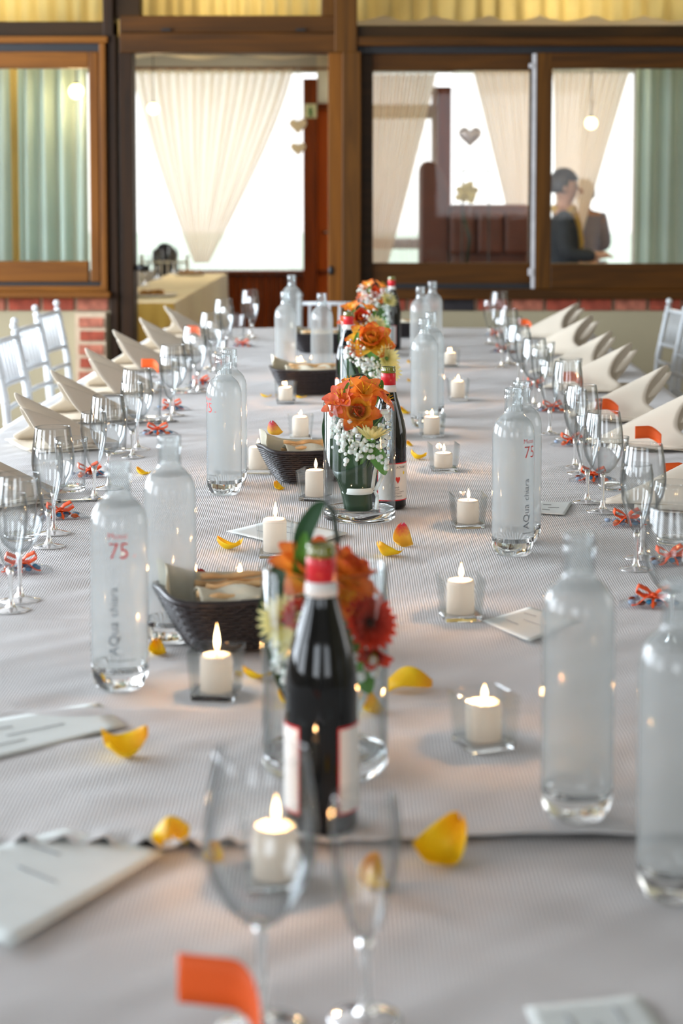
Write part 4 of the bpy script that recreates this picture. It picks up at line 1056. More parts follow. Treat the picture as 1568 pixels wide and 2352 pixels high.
    for (x, y, z, n_) in bz_:
        for k in range(int(n_*1.6)):
            p = Vector((x+random.gauss(0, .011), y+random.gauss(0, .006), z+random.gauss(0, .012)))
            rr = sqrt(p.x**2+p.y**2)
            if p.z < .215 and rr > .063: p.x *= .063/rr; p.y *= .063/rr
            s = random.uniform(.0022, .0048)
            if detail and k % 2 == 0:
                inst('floret', puff_me, r, p, (random.uniform(0, 6), random.uniform(0, 6), 0), s*1.35)
            else: joined.ball(p, s*1.0, 7, 5)
            if k % 3 == 0: stalk.tube([p, (p.x*.5, p.y*.5+.01, p.z-.035)], .0004, 4, False)
    tag(joined.build('floret_cluster', M['breath'], r), kind='stuff'); stalk.build('floret_stalks', M['stem'], r)
    return r
VAS = [(746, 1752, 'clear cylinder vase behind the large dark wine bottle', 1, 'bouquet of red gerberas and orange blooms behind the large wine bottle', True),
       (825, 1186, 'sharp clear cylinder vase holding the orange lilies and a cream daisy', 2, 'bouquet with orange lilies and a cream daisy, tied with white ribbon', True),
       (840, 996, 'cylinder vase holding the full orange rose and white florets', 3, 'bouquet topped by one full orange rose above white florets', True),
       (829, 900, 'cylinder vase, fourth from the camera end', 4, 'bouquet with red rose and lilies in the fourth vase', False),
       (862, 815, 'farthest cylinder vase, nearest the partition wall', 5, 'mostly white bouquet in the vase closest to the partition wall', False)]
VAS[4] = VAS[4][:2] + ('last cylinder vase, standing closest to the partition wall',) + VAS[4][3:]
for i, (px, py, lv, kd, lb, dt) in enumerate(VAS):
    st_v.put(T(px, py), 0, lv, 'glass cylinder vases')
    bouquet(px, py, kd, lb, dt, 20+i)

# ------------------------------------------------------------------ bread baskets
def mk_basket(px, py, rz, label, label_b, sc=1.0, sticks=9, seed=3, contents=True):
    random.seed(seed); p = T(px, py)+Vector((0, 0, .0025))
    r = empty('bread_basket', p, rz, label=label, cat='basket', group='dark wicker bread baskets'); r.scale = (sc,)*3
    Lb, Wb, H = .085, .058, .075
    def pt(a_, t):
        # rounded-rectangle plan that flares towards the rim
        L_, W_ = Lb+.045*t**.8, Wb+.028*t**.8
        c, s = cos(a_), sin(a_); n = 5.0
        k = (abs(c)**n+abs(s)**n)**(-1/n)
        return Vector((L_*c*k, W_*s*k, .003+H*t*(1+.12*abs(c)**3)))
    m = MB(); NR = 15; NS = 40
    for i in range(NR):
        t = (i+.3)/NR; pts = []
        for k in range(NS*2+1):
            a_ = 2*pi*k/(NS*2); q_ = pt(a_, t); o = Vector((q_.x, q_.y, 0)).normalized()
            pts.append(q_+o*.0019*(1 if (k+i) % 2 else -1))
        m.tube(pts, .0028, 5, False)
    tag(m.build('weave', M['wicker'], r), kind='stuff')
    m = MB()
    for k in range(NS): a_ = 2*pi*k/NS; m.tube([pt(a_, t/5) for t in range(6)], .0016, 4)
    tag(m.build('stakes', M['wicker'], r), kind='stuff')
    m = MB(); m.tube([pt(2*pi*k/72, 1.0) for k in range(73)], .0042, 8, False); m.tube([pt(2*pi*k/72, .97)+Vector((0, 0, .004)) for k in range(73)], .003, 6, False)
    m.build('rim', M['wicker'], r)
    MB().grid(lambda u, v: tuple(pt(2*pi*u, 0.02)*Vector((v, v, 1)) if False else (pt(2*pi*u, .02).x*v, pt(2*pi*u, .02).y*v, .003)), 36, 2).build('base', M['wicker'], r)
    # liner cloth: one top-level thing
    lo = empty('basket_liner', p, rz, label=label_b, cat='napkin', group='cream liner napkins'); lo.scale = (sc,)*3
    def lf(u, v):
        a_ = 2*pi*u; t = v
        q_ = pt(a_, .25+.70*t); q_ = Vector((q_.x*.95, q_.y*.93, q_.z))
        ex = max(0, t-.75)*4
        peak = .038*ex*max(0, cos(a_-2.75))**6+.020*ex*max(0, cos(a_-1.6))**4+.006*ex*sin(3*a_)+.012*ex*max(0, cos(a_-5.2))**4
        q_.z += peak; q_.x += .004*sin(9*a_)*t; q_.y += .004*cos(7*a_)*t
        return tuple(q_)
    MB().grid(lf, 90, 14).build('cloth', M['liner'], lo, solid=.0014)
    def ff(u, v):   # flap folded over the bread
        x = -.085+.15*u; y = -.062+.05*v
        return (x, y+.006*sin(u*9), .083+.012*sin(pi*v)+.004*sin(u*14+v*3)-.01*(1-v))
    MB().grid(ff, 30, 8).build('cloth_flap', M['liner'], lo, solid=.0014)
    if contents:
        for k in range(sticks):
            y = -.045+.09*k/(sticks-1)*.8+random.uniform(-.006, .006); z = .072+.016*random.random()+(.010 if k % 2 else 0)
            x0 = -.075+random.uniform(-.01, .02); x1 = x0+random.uniform(.13, .16)
            L_ = x1-x0
            pts = [(x0+L_*j/9, y+.002*sin(j+k), z+.0015*sin(j*1.7+k)) for j in range(10)]
            o = MB().tube([(px_-p.x*0, py_, pz_) for px_, py_, pz_ in pts], [.0045+.0012*sin(j*2.1+k) for j in range(10)], 8).build('breadstick', M['bread'])
            o.matrix_world = Matrix.Translation(p) @ Matrix.Rotation(rz, 4, 'Z') @ Matrix.Scale(sc, 4)
            tag(o, ('crusty breadstick, %s from the front rim, %s' % (ORD[k], label_b.split(' in the ')[-1].replace('the sharpest','sharpest'))), 'breadstick', 'breadsticks in the '+label_b.split(' in the ')[-1])
    return r
mk_basket(568, 1474, .34, 'dark wicker basket full of breadsticks behind the tall-flamed candle', 'cream cloth lining in the basket behind the tall-flamed candle', 1.0, 9, 3)
mk_basket(720, 1100, .34, 'dark wicker basket beside the sharpest vase, its cloth topped by a petal', 'cream cloth lining in the basket beside the sharpest vase', .93, 5, 5)
mk_basket(712, 903, .12, 'dark wicker basket in front of the two far bottles', 'cream cloth lining in the basket before the two far bottles', .98, 3, 6)
mk_basket(736, 808, .1, 'dark wicker basket behind the two far bottles, by the end chair', 'cream cloth lining in the basket by the end chair', .95, 3, 8)
mk_basket(930, 772, .1, 'small-looking dark basket between the last vase and the far bottle pair', 'cream cloth lining in the basket beside the last vase', .8, 3, 9)

# ------------------------------------------------------------------ napkins
def mk_napkin():
    r = empty('napkin', cat='napkin')
    # local: table centre lies towards -X, chair towards +X; fold wave runs along Y
    tip = Vector((-.175, -.015, .004))
    prof = [(.045, -.105, .006), (.075, -.09, .022), (.040, -.065, .050), (.048, -.045, .095), (.080, -.022, .135), (.094, -.004, .142), (.088, .014, .118), (.052, .026, .072), (.042, .040, .048), (.070, .056, .062), (.100, .072, .108), (.098, .090, .112), (.070, .106, .060), (.03, .118, .008)]
    P = [Vector(p) for p in prof]
    def cr(t):
        n = len(P)-1; i = min(int(t*n), n-1); f_ = t*n-i
        p0, p1, p2, p3 = P[max(i-1, 0)], P[i], P[i+1], P[min(i+2, n)]
        return 0.5*((2*p1)+(p2-p0)*f_+(2*p0-5*p1+4*p2-p3)*f_*f_+(3*p1-p0-3*p2+p3)*f_**3)
    def fn(u, v):
        e = cr(u); b = tip+Vector((0, (u-.5)*.05, 0))
        q_ = b.lerp(e, v); q_.z = b.z+(e.z-b.z)*(v**1.15)+.006*sin(pi*v)
        return tuple(q_)
    MB().grid(fn, 60, 16).build('folded_sheet', M['napkin'], r, solid=.0028)
    def base(u, v): return (-.12+.2*u, -.11+.22*v, .0035+.0015*sin(u*11+v*5))
    MB().grid(base, 12, 12).build('folded_layer', M['napkin'], r, solid=.003)
    def base2(u, v): return (-.09+.18*u, -.12+.22*v, .0085+.0015*sin(u*9-v*6))
    MB().grid(base2, 12, 12).build('folded_layer', M['napkin'], r, solid=.0022)
    return r
st_n = Stamp(mk_napkin())
NL = [(-30, 1150), (118, 1026), (190, 962), (262, 900), (318, 848), (374, 812), (424, 775)]
NR = [(1600, 1160), (1520, 1022), (1450, 958), (1378, 893), (1338, 858), (1302, 812), (1275, 775)]
for i, (px, py) in enumerate(NL):
    st_n.put(T(px, py)+Vector((0, 0, .003)), pi+.45+random.uniform(-.1, .1), 'wave-folded napkin, %s from the camera end, %s' % (ORD[i], SA), 'folded napkins', 1.0)
for i, (px, py) in enumerate(NR):
    st_n.put(T(px, py)+Vector((0, 0, .003)), -.25+random.uniform(-.1, .1), 'wave-folded napkin, %s from the camera end, %s' % (ORD[i], SB), 'folded napkins', 1.08)

# ------------------------------------------------------------------ favours (candy packets with ribbon)
def mk_favour(seed):
    random.seed(seed); r = empty('candy_packet', cat='candy packet')
    def film(s): return lambda u, v: ((u-.5)*.11, (v-.5)*.055, .0015+(.0 if s < 0 else .014*(sin(pi*u)**.6)*(sin(pi*v)**.6)))
    MB().grid(film(1), 16, 8).build('film', M['film'], r)
    cm = [MB().ball((0, 0, 0), 1, 12, 7, (1, .8, .55)).mesh('candy', M[k]) for k in ('candy_b', 'candy_o', 'candy_r', 'candy_w')]
    for k in range(12):
        inst('candy', cm[random.randrange(4)], r, (random.uniform(-.04, .04), random.uniform(-.018, .018), .0065+.003*(k % 2)), (random.uniform(-.3, .3), 0, random.uniform(0, 3)), .0078)
    m = MB()
    for s in (-1, 1):
        loop = [(0, 0, .017), (s*.010, .004, .026), (s*.024, .004, .032), (s*.028, -.001, .024), (s*.016, -.006, .018), (0, -.002, .016)]
        m.grid(lambda u, v, L_=loop: tuple(Vector(L_[min(4, int(u*5))]).lerp(Vector(L_[min(5, int(u*5)+1)]), u*5-min(4, int(u*5))) + Vector((0, (v-.5)*.014, (v-.5)*.004))), 20, 2)
        m.grid(lambda u, v: (s*.034*u, -.010-.012*u+(v-.5)*.010, .018-.012*u+.003*sin(6*u)), 8, 2)
    m.ball((0, -.002, .018), .005, 8, 6)
    m.build('ribbon_bow', M['orange'], r, solid=.0006)
    MB().grid(lambda u, v: (.004*(v-.5), (u-.5)*.056, .003+.0145*sin(pi*u)**.6), 12, 2).build('ribbon_band', M['orange'], r)
    return r
fv = [Stamp(mk_favour(31)), Stamp(mk_favour(37))]
FL = [(48, 1308, .2), (138, 1188, .4), (205, 1092, .5), (362, 995, .1), (395, 939, .2), (462, 882, .3), (510, 838, 0), (556, 795, .1)]
FR = [(1500, 1385, -.2), (1440, 1205, .1), (1362, 1105, -.1), (1312, 1021, .2), (1268, 944, 0), (1230, 888, .1), (1155, 806, .2), (1140, 770, 0), (1540, 1290, .3)]
for i, (px, py, rz) in enumerate(FL): fv[i % 2].put(T(px, py), rz, 'candy packet with orange bow, %s from the camera end, %s' % (ORD[i], SA), 'candy packets')
FRn = ['second', 'fourth', 'fifth', 'sixth', 'seventh', 'eighth', 'ninth', 'last', 'third']
for i, (px, py, rz) in enumerate(FR): fv[(i+1) % 2].put(T(px, py), rz, 'candy packet with orange bow, %s from the camera end, %s' % (FRn[i], SB), 'candy packets')

# ------------------------------------------------------------------ orange place cards on clear holders
def mk_card():
    r = empty('place_card', cat='place card')
    MB().lathe([(.001, 0), (.016, 0), (.018, .003), (.014, .009), (.004, .013), (.001, .0135)], 24).build('clear_base', M['solid'], r)
    MB().tube([(0, 0, .012), (0, 0, .04), (.004, 0, .052), (.0, 0, .062), (-.004, 0, .056)], .0014, 8).build('clip', M['solid'], r)
    def fn(u, v):
        x = -.056+.084*u; c = max(0, u-.5)
        return (x-.03*c*c, -.004-.12*c*c, .044+.040*v-.10*c*c)
    cd = MB().grid(fn, 18, 3).build('card', M['card'], r, solid=.0006)
    return r
st_c = Stamp(mk_card())
cdist = lambda py: at(784, py).y
def putc(px, py, lab, rz=0.0, sc=1.0):
    c_ = .064*sc*1.472; Zs = cdist((py-425*c_)/(1-c_))
    # px,py = where the card itself shows; Zs = depth along the table
    p = atY(px, py, Zs); base = Vector((p.x+.016*sc, Zs, TZ)); st_c.put(tz(base), rz, lab, 'orange place cards', sc)
putc(1482, 990, 'orange place card before the second sunlit napkin', .3, .8)
putc(1552, 1075, 'orange place card cut by the picture edge, beside the sunlit napkins', .3, .8)
putc(1388, 925, 'orange place card before the third sunlit napkin', .3, .8)
putc(1308, 862, 'orange place card before the fourth sunlit napkin', .5, .8)
putc(1204, 738, 'orange place card near the last glasses by the brick coping', 0, .8)
putc(346, 832, 'orange place card behind the fifth wine glass along the chairs', 0, .8)
putc(446, 755, 'orange place card seen through the sixth wine glass along the chairs', 0, .8)
putc(522, 2232, 'large blurred orange place card at the camera end', -.25, 1.0)
putc(50, 2400, 'orange place card whose corner shows at the table end', -.3, .9)

# ------------------------------------------------------------------ loose petals
def loose(px, py, size, rz, mat, label, bend=.5, tilt=(0, 0), z=None):
    L_, W_ = size, size*.85
    def fn(u, v):
        s = (v-.5)*2; w_ = W_*.5*(sin(pi*(.10+.86*u)**.75)**.6 if u < 1 else .1)
        zz = bend*L_*(.55*(2*u-1)**2*.6+.45*s*s*.6) + .03*L_*sin(7*u+3*s)
        return (s*w_, (u-.5)*L_, zz)
    m = MB().grid(fn, 14, 10)
    R_ = Matrix.Rotation(rz, 3, 'Z') @ Matrix.Rotation(tilt[0], 3, 'X') @ Matrix.Rotation(tilt[1], 3, 'Y')
    # keep generated coordinates along the petal: rotate the object, then rest it on the cloth
    o = m.build('petal', M[mat], None, solid=.0007); o.rotation_euler = R_.to_euler()
    zmin = min((R_ @ Vector(v)).z for v in m.v)
    p = T(px, py) if z is None else Vector((*at(px, py, z).xy, z))
    o.location = (p.x, p.y, p.z-zmin+.0005)
    tag(o, label, 'petal', 'scattered rose petals')
PET = [(524, 1258, .046, 1.4, 'petal_y', 'yellow petal with red edge lying before the tall candle between vases', .8, (.1, .1)),
       (462, 1326, .03, 0.4, 'petal_r', 'small dark red petal beside the second misted bottle', .5, (.3, .1)),
       (888, 1275, .05, 2.2, 'petal_y', 'bright yellow petal leaning on another beside the vase rim', .7, (.4, .2)),
       (918, 1246, .046, .2, 'petal_p', 'yellow petal with pink tip, upper of a touching pair', .9, (.9, .2)),
       (942, 1580, .058, 1.5, 'petal_y', 'broad yellow petal between wine bottle and turned candle cube', .7, (pi, .25)),
       (843, 1632, .04, .5, 'petal_y', 'yellow petal seen through the vase, next to the bottle shoulder', .8, (.5, .2)),
       (655, 1612, .036, .9, 'petal_y', 'yellow petal seen through the vase, bread basket side', .8, (.4, .2)),
       (292, 1728, .052, -1.2, 'petal_y', 'curled yellow petal with orange tip beside the menu card', 1.1, (.1, .25)),
       (358, 1497, .03, .2, 'petal_y', 'yellow petal at the foot of the basket beside the 75 bottle', .8, (.5, .2)),
       (584, 1556, .04, 1.4, 'petal_y', 'yellow petal between basket and candle cube', .6, (.2, .3)),
       (386, 1942, .046, .1, 'petal_y', 'folded yellow petal standing by the menu card corner', 1.0, (pi-.5, .2)),
       (488, 1958, .024, .0, 'petal_y', 'tiny yellow petal beside the large wine glass bowl', .8, (.6, .2)),
       (1022, 1950, .056, -.9, 'petal_y', 'big cupped yellow petal in front of the ruffled hem', 1.2, (.6, .5)),
       (838, 2010, .034, .2, 'petal_y', 'orange-yellow crumpled petal seen through the blurred flute', 1.3, (1.0, .3)),
       (842, 2024, .026, 1.2, 'petal_y', 'small orange petal touching the crumpled petal behind the flute', 1.3, (.8, .6)),
       (325, 1087, .034, 1.2, 'petal_y', 'yellow petal behind the bottle pair along the chairs', .7, (.3, .1)),
       (610, 911, .034, 1.5, 'petal_y', 'flat yellow petal beside the candle cube before the far basket', .5, (.1, .1)),
       (690, 912, .036, 1.5, 'petal_y', 'flat orange-yellow petal under the edge of the far basket', .4, (.05, .1)),
       (636, 1120, .028, .7, 'petal_y', 'orange petal tucked under the woven basket tip', .8, (.5, .1)),
       (958, 1052, .038, 1.4, 'petal_y', 'yellow petal near the short melted candle cube', .9, (.2, .2)),
       (926, 948, .036, .9, 'petal_y', 'yellow petal lying before the paired bottles, vase side', .7, (.4, .1)),
       (938, 1022, .022, .5, 'petal_y', 'tiny orange petal at the wine bottle shoulder', .7, (.4, .2)),
       (938, 832, .02, .4, 'petal_y', 'tiny yellow petal beside the far bottle pair', .7, (.4, .2)),
       (938, 874, .016, .4, 'petal_y', 'tiniest yellow petal near the bottles on the vase side', .7, (.4, .2))]
for a_ in PET: loose(*a_)
loose(627, 1002, .04, 2.6, 'petal_p', 'yellow petal with pink edge resting on the cloth of the woven basket', .9, (.8, .2), z=.862)

# ------------------------------------------------------------------ menu cards
def menu(c, label, curl=.0012):
    """sheet of stiff paper from its four table corners (pixel positions of the corners on the cloth)"""
    P = [T(*q_) for q_ in c]; o_ = sum(P, Vector())/4
    r = empty('menu_card', (o_.x, o_.y, max(p.z for p in P)+.0015), label=label, cat='menu card', group='menu cards')
    Q = [p-o_ for p in P]
    def fn(u, v):
        p = Q[0].lerp(Q[1], u).lerp(Q[3].lerp(Q[2], u), v)
        return (p.x, p.y, .0006+curl*((u-.5)**2+(v-.5)**2)*2)
    MB().grid(fn, 10, 10).build('sheet', M['paper'], r, solid=.0007)
    m = MB()
    for k, (v0, u0, u1) in enumerate(((.3, .2, .45), (.5, .35, .7), (.72, .15, .4))):
        pts = []
        for j in range(25):
            u = u0+(u1-u0)*j/24; p = fn(u, v0+.008*sin(j*2.3+k)); pts.append((p[0], p[1], p[2]+.0012))
        m.tube(pts, .0006, 4)
    m.build('script_lines', M['ink'], r)
menu([(-130, 1770), (290, 1665), (225, 1612), (-120, 1668)], 'menu card with faint script beside the curled yellow petal')
menu([(-260, 2005), (20, 2178), (378, 1958), (150, 1905)], 'large menu card reaching under the ruffled hem')
menu([(1205, 2300), (1265, 2440), (1580, 2420), (1470, 2272)], 'plain menu card corner at the camera end of the table')
menu([(1108, 1428), (1216, 1476), (1330, 1425), (1215, 1396)], 'cream menu card behind the lone blurred bottle')
menu([(1225, 1178), (1296, 1183), (1314, 1154), (1240, 1152)], 'small menu card beside the bottle with vertical lettering')
menu([(520, 1222), (690, 1262), (800, 1226), (640, 1192)], 'menu card lying under the tall candle cube')

# ------------------------------------------------------------------ cutlery
def mk_knife():
    r = empty('knife', cat='knife')
    MB().tube([(-.11, 0, .004), (-.06, 0, .004), (-.01, 0, .0038)], [.004, .0055, .004], 8).build('handle', M['steel'], r)
    MB().add([(-.012, -.004, .003), (.09, -.008, .003), (.115, .002, .003), (.08, .007, .003), (-.012, .004, .003)], [(0, 1, 2, 3, 4)]).build('blade', M['steel'], r, False, solid=.0012)
    return r
def mk_fork():
    r = empty('fork', cat='fork')
    MB().tube([(-.11, 0, .004), (-.05, 0, .005), (.02, 0, .008), (.05, 0, .005)], [.005, .004, .003, .006], 8).build('handle', M['steel'], r)
    for k in range(4): MB().tube([(.048, (k-1.5)*.004, .005), (.07, (k-1.5)*.0062, .004), (.098, (k-1.5)*.006, .007)], .0013, 6).build('tine', M['steel'], r)
    return r
st_k, st_fk = Stamp(mk_knife()), Stamp(mk_fork())
st_k.put(T(1545, 1148), .2, 'steel knife beside the second sunlit napkin', 'cutlery'); st_fk.put(T(1560, 1130), .25, 'steel fork beside the knife at the second sunlit napkin', 'cutlery')
st_k.put(T(150, 1150), .3, 'steel knife between tumbler and candy packet along the chairs', 'cutlery')
st_fk.put(T(330, 972), .4, 'steel fork by the third napkin along the chairs', 'cutlery')
st_k.put(T(1462, 962), .15, 'steel knife by the third sunlit napkin', 'cutlery')

# ------------------------------------------------------------------ chairs
def mk_chair():
    r = empty('chiavari_chair', cat='chair')
    # local: faces +X (towards the table), back at x=0, width along Y
    W_ = .19; H = .93
    def post(s):
        pts = [(.02, s*W_, .0), (.035, s*W_, .25), (.04, s*W_, .45), (.02, s*W_, .66), (-.03, s*W_, H-.02)]
        o = MB().tube(pts, [.012, .015, .0165, .0165, .0145], 12)
        for k in range(9):
            t = .1+.85*k/8; n = 4*t; i = min(3, int(n)); q_ = Vector(pts[i]).lerp(Vector(pts[i+1]), n-i)
            o.lathe([(.014, -.006), (.0195, -.002), (.0195, .002), (.014, .006)], 12, q_)
        o.ball((-.032, s*W_, H), .017, 12, 8)
        return o
    for s in (-1, 1): post(s).build('back_post', M['white_paint'], r)
    def bx(z): return .02-.05*(z-.66)/.25 if z > .66 else .03
    for z in (H-.045, .71, .62, .53): MB().tube([(bx(z), -W_, z), (bx(z)-.012, 0, z), (bx(z), W_, z)], .0105, 10).build('rail', M['white_paint'], r)
    for k in range(6):
        y = -W_+2*W_*(k+1)/7
        MB().tube([(bx(.71)-.010, y, .71), (bx(H-.045)-.010, y, H-.045)], .0075, 8).build('spindle', M['white_paint'], r)
    for s in (-1, 1):
        o = MB().tube([(.40, s*.18, 0), (.39, s*.18, .44)], [.011, .0155], 10)
        for z in (.1, .2, .3, .4): o.lathe([(.013, -.005), (.0185, 0), (.013, .005)], 10, (.395, s*.18, z))
        o.build('leg', M['white_paint'], r)
    for z in (.16, .26):
        for s in (-1, 1): MB().tube([(.035, s*.185, z), (.395, s*.18, z)], .0085, 8).build('stretcher', M['white_paint'], r)
    MB().box((.22, 0, .445), (.40, .40, .03)).build('seat_frame', M['white_paint'], r, False, .008)
    def cu(u, v):
        x = (u-.5)*2; y = (v-.5)*2; e = max(abs(x), abs(y))
        return (.22+.19*x, .19*y, .462+.035*(1-e**6))
    MB().grid(cu, 14, 14).build('seat_cushion', M['ribbon'], r)
    return r
st_ch = Stamp(mk_chair())
def chair(px, pyt, rz, label):
    # pixel of the middle of the back's top
    H = .88; d = ray(px, pyt); t = (H-HC)/d.z; st_ch.put((d.x*t, d.y*t, .0), rz, label, 'white chiavari chairs', .88/.947)
chair(24, 748, -.06, 'white bamboo-style chair partly cut by the picture edge, along the table side')
chair(76, 722, -.10, 'white bamboo-style chair between the two others beside the brick pier')
chair(120, 694, -.12, 'white bamboo-style chair closest to the brick pier')
chair(768, 672, -pi/2-.05, 'white bamboo-style chair at the far end of the table before the doorway')
chair(1548, 690, pi+.12, 'white bamboo-style chair opposite the others, before the cream wall')
chair(1585, 708, pi+.1, 'white bamboo-style chair cut by the picture edge before the cream wall')

# ------------------------------------------------------------------ people and things beyond the windows
def mk_person(loc, rz, top, trousers, hair, label, scarf=False, sc=1.0, arm=1.0):
    r = empty('person', loc, rz, label=label, cat='person'); r.scale = (sc,)*3
    # faces +X; one skeleton of connected joints
    J = {'pel': (0, 0, .93, .135), 'sp1': (.0, 0, 1.06, .125), 'sp2': (.0, 0, 1.2, .14), 'ch': (.0, 0, 1.33, .135), 'nk': (.01, 0, 1.45, .058), 'nk2': (.022, 0, 1.5, .055),
         'hd': (.035, 0, 1.56, .085), 'hd2': (.03, 0, 1.63, .1), 'hd3': (.02, 0, 1.67, .075)}
    E = [('pel', 'sp1'), ('sp1', 'sp2'), ('sp2', 'ch'), ('ch', 'nk'), ('nk', 'nk2'), ('nk2', 'hd'), ('hd', 'hd2'), ('hd2', 'hd3')]
    for s, n in ((-1, 'r'), (1, 'l')):
        J.update({'sh'+n: (.0, s*.16, 1.38, .062), 'el'+n: (.03, s*.21, 1.12, .045), 'wr'+n: (.25*arm, s*.13, 1.10, .029), 'pa'+n: (.31*arm, s*.12, 1.11, .034),
                  'hip'+n: (.0, s*.085, .88, .1), 'kn'+n: (.02, s*.095, .49, .062), 'an'+n: (-.01, s*.1, .09, .042), 'to'+n: (.12, s*.105, .035, .033)})
        E += [('ch', 'sh'+n), ('sh'+n, 'el'+n), ('el'+n, 'wr'+n), ('wr'+n, 'pa'+n), ('pel', 'hip'+n), ('hip'+n, 'kn'+n), ('kn'+n, 'an'+n), ('an'+n, 'to'+n)]
        for k in range(4):
            y = s*(.12+(k-1.5)*.017)
            J['f%d%s' % (k, n)] = (.35*arm, y, 1.105, .0095); J['g%d%s' % (k, n)] = (.375*arm+(.004 if k in (1, 2) else 0), y, 1.09, .0085)
            E += [('pa'+n, 'f%d%s' % (k, n)), ('f%d%s' % (k, n), 'g%d%s' % (k, n))]
        J['t'+n] = (.33*arm, s*.07, 1.115, .011); E.append(('pa'+n, 't'+n))
    def skin(keys, name, mat, grow=0.0, lim=None):
        ks = [k for k in J if k in keys]; ix = {k: i for i, k in enumerate(ks)}
        me = bpy.data.meshes.new(name); me.from_pydata([J[k][:3] for k in ks], [(ix[a], ix[b]) for a, b in E if a in ix and b in ix], []); me.materials.append(mat)
        o = bpy.data.objects.new(name, me); COL.objects.link(o); o.parent = r
        o.modifiers.new('skin', 'SKIN'); sv = me.skin_vertices[0].data
        for k in ks: sv[ix[k]].radius = (J[k][3]+grow, J[k][3]+grow)
        sv[0].use_root = True
        sb = o.modifiers.new('sub', 'SUBSURF'); sb.levels = 2; sb.render_levels = 2
        me.polygons.foreach_set('use_smooth', [True]*len(me.polygons)); o.modifiers['skin'].use_smooth_shade = True
        return o
    skin(set(J), 'body', M['skin'])
    skin({'pel', 'sp1', 'sp2', 'ch', 'shr', 'shl', 'elr', 'ell', 'wrr', 'wrl'}, 'jacket', M[top], .014)
    skin({'pel', 'hipr', 'hipl', 'knr', 'knl', 'anr', 'anl'}, 'trousers', M[trousers], .012)
    m = MB()
    def hr(u, v):
        t = pi*.66*v; a_ = 2*pi*u
        back = .03 if cos(a_) < 0 else -.0
        lim = t*(1.0 if cos(a_) < .2 else .62)
        return (.018-.004+.108*sin(lim)*cos(a_)+ .0, .094*sin(lim)*sin(a_), 1.625+.118*cos(lim)+.004*sin(a_*9))
    m.grid(hr, 36, 14); m.build('hair', M[hair], r, solid=.012)
    m = MB().tube([(.115, 0, 1.60), (.145, 0, 1.585), (.15, 0, 1.57), (.12, 0, 1.562)], [.008, .012, .013, .006], 8); m.build('nose', M['skin'], r)
    m = MB()
    for s in (-1, 1): m.ball((.108, s*.034, 1.612), .011, 8, 6)
    m.build('eyes', M['black_ink'], r)
    m = MB().tube([(.118, -.02, 1.535), (.126, 0, 1.533), (.118, .02, 1.535)], .005, 6); m.build('mouth', M['redp'], r)
    m = MB()
    for s in (-1, 1): m.ball((.02, s*.092, 1.60), .028, 10, 6, (.6, .35, 1))
    m.build('ears', M['skin'], r)
    if scarf:
        m = MB(); m.tube([(.07*cos(t)+.015, .085*sin(t), 1.43+.02*cos(2*t)) for t in [2*pi*k/20 for k in range(21)]], .03, 10, False)
        m.tube([(.09, -.03, 1.42), (.12, -.05, 1.33), (.145, -.05, 1.2), (.14, -.04, 1.1)], [.03, .028, .022, .012], 10); m.build('scarf', M['mustard'], r)
    return r
p = atY(1290, 440, 11.9)
mk_person((p.x, 11.9, 0), -.1, 'jacket', 'trousers', 'hair', 'dark-haired person in a dark jacket and mustard scarf facing the curtain, behind the pane', True, .875)
p = atY(1355, 440, 14.1)
mk_person((p.x, 14.4, 0), pi/2, 'jersey', 'jersey', 'jersey', 'faint person in grey farther back behind the sheer curtain', False, .84, .6)
# sofa
sf = empty('sofa', (0, 0, 0), label='reddish-brown leather sofa with one tall rounded end behind the sliding sash', cat='sofa')
Ys = 13.0
xa, xb_, xc_ = atY(968, 0, Ys).x, atY(1032, 0, Ys).x, atY(1222, 0, Ys).x
zt1, zt2_ = atY(0, 370, Ys).z, atY(0, 470, Ys).z
pr = []
for k in range(13):
    a_ = pi/2*k/12; pr.append((xa+(xb_-xa)*(.25+.75*sin(a_)) , zt1-(zt1-zt2_)*.9*(1-cos(a_))))
outl = [(xb_, .1), (xa, .1), (xa, zt1-.05), (xa+.03, zt1)] + pr
n_ = len(outl)
m = MB().add([(x, Ys, z) for x, z in outl]+[(x, Ys+.45, z) for x, z in outl], [tuple(range(n_))[::-1], tuple(range(n_, 2*n_))]+[(i, (i+1) % n_, (i+1) % n_+n_, i+n_) for i in range(n_)])
m.build('tall_end', M['sofa'], sf, False, .015)
MB().box(((xb_+xc_)/2+.005, Ys+.12, zt2_/2+.05), (xc_-xb_-.01, .2, zt2_-.1)).build('backrest', M['sofa'], sf, False, .03)
MB().box(((xb_+xc_)/2+.005, Ys-.25, .3), (xc_-xb_-.01, .55, .3)).build('seat', M['sofa'], sf, False, .03)
for k in range(3):
    x = xb_+(xc_-xb_)*(k+.5)/3
    MB().box((x, Ys-.02, zt2_-.2), ((xc_-xb_)/3-.012, .08, .3)).build('back_cushion', M['sofa'], sf, False, .025)
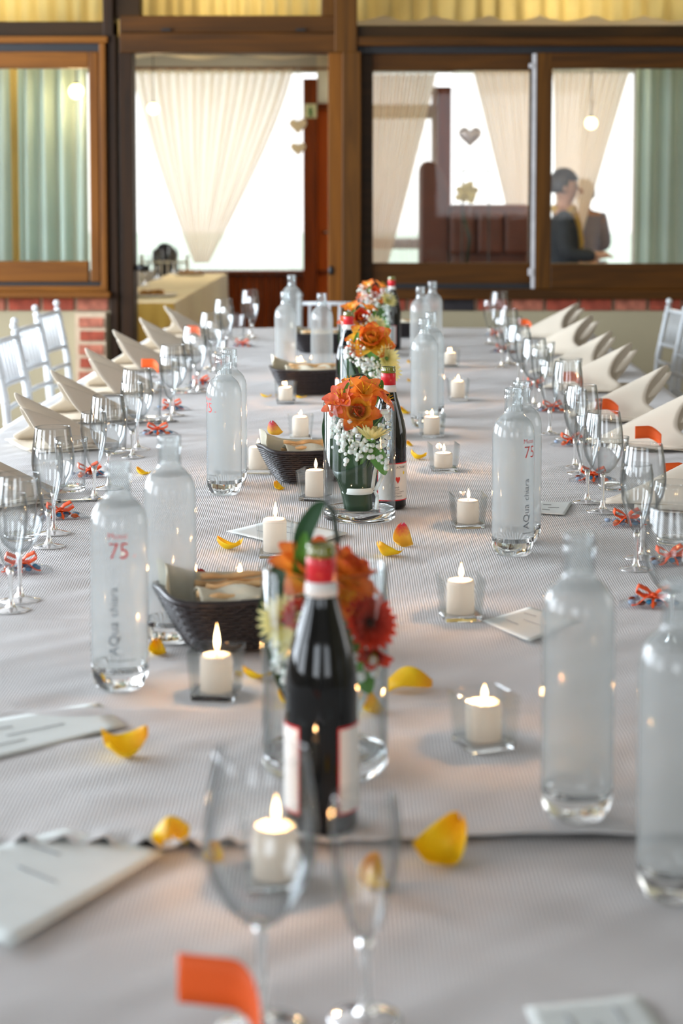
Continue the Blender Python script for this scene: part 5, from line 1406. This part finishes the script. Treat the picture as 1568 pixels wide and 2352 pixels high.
# heart balloon, rose posy on stand
def heart3d(u, v, s):
    t = 2*pi*u; rr = sin(pi*v/1)**.9 if v < 1 else 0
    x = 16*sin(t)**3/17; y = (13*cos(t)-5*cos(2*t)-2*cos(3*t)-cos(4*t))/17
    return (x*s*sin(pi*v), -s*.45*cos(pi*v), y*s*sin(pi*v))
hbp = atY(1079, 312, 12.6); r = empty('heart_balloon', hbp, label='pale foil heart balloon floating above the cream roses', cat='balloon')
MB().grid(lambda u, v: heart3d(u, v, .085), 40, 14).build('foil', M['heart'], r)
MB().tube([(0, 0, -.08), (.02, 0, -.3), (.0, 0, -.55)], .002, 5).build('string', M['gasket'], r)
rsp = atY(1072, 445, 12.4); r = empty('rose_posy', rsp, label='round posy of cream roses on a thin black stand', cat='flowers')
for k in range(13):
    a_ = 2.4*k; rr = .016*sqrt(k); m = MB()
    m.lathe([(.001, -.01), (.018, -.004), (.026, .01), (.022, .022), (.017, .014), (.013, .022), (.008, .015), (.001, .02)], 12, wob=lambda q1, z, a1: q1*(1+.1*sin(5*a1+z*90)))
    m.build('rose', M['rosecream'], r, loc=(rr*cos(a_)*1.2, -.03+.02*sin(k), rr*sin(a_)*1.1)).rotation_euler = (.9, .3*sin(k), 0)
sd = empty('flower_stand', (rsp.x, 12.42, 0), label='thin black metal stand carrying the cream rose posy', cat='stand')
tp_ = rsp.z+.16
for x in (-.03, .15): MB().tube([(x, 0, .0), (x, 0, tp_)], .006, 8).build('upright', M['black'], sd)
MB().tube([(-.03, 0, tp_), (.15, 0, tp_)], .006, 8).build('crossbar', M['black'], sd)
MB().tube([(-.03, 0, rsp.z-.12), (.02, -.02, rsp.z-.3), (0, 0, rsp.z-.5)], .012, 8).build('stem_bundle', M['twig'], sd)
MB().box((.06, 0, .01), (.3, .2, .02)).build('base', M['black'], sd, False, .004)
# garland of hearts on the timber post
gp = atY(684, 300, 14.5); r = empty('heart_garland', gp, label='hanging garland of pale fabric hearts beside the exit sign post', cat='garland')
for k, z in enumerate((.04, -.14)):
    MB().grid(lambda u, v: heart3d(u, v, .075-.01*k), 28, 10).build('heart', M['cream_drape'], r, loc=(0, 0, z))
MB().tube([(0, 0, 3.25-gp.z), (0, 0, -.2)], .003, 5).build('cord', M['gasket'], r)
# chair and dark garment seen low through the doorway
st_ch.put((atY(378, 556, 14.25).x, 14.2, 0), -pi/2, 'white chair under the dark jacket behind the golden table', 'white chiavari chairs', .93)
kp = atY(378, 572, 14.3); r = empty('draped_jacket', (kp.x, kp.y, .92), label='dark blue jacket hung over a chair behind the golden table', cat='jacket')
MB().grid(lambda u, v: (-.09+.18*u+.02*v, .03*sin(u*9), .07*sin(pi*u)-.02-.5*v), 16, 10).build('cloth', M['trousers'], r, solid=.02)
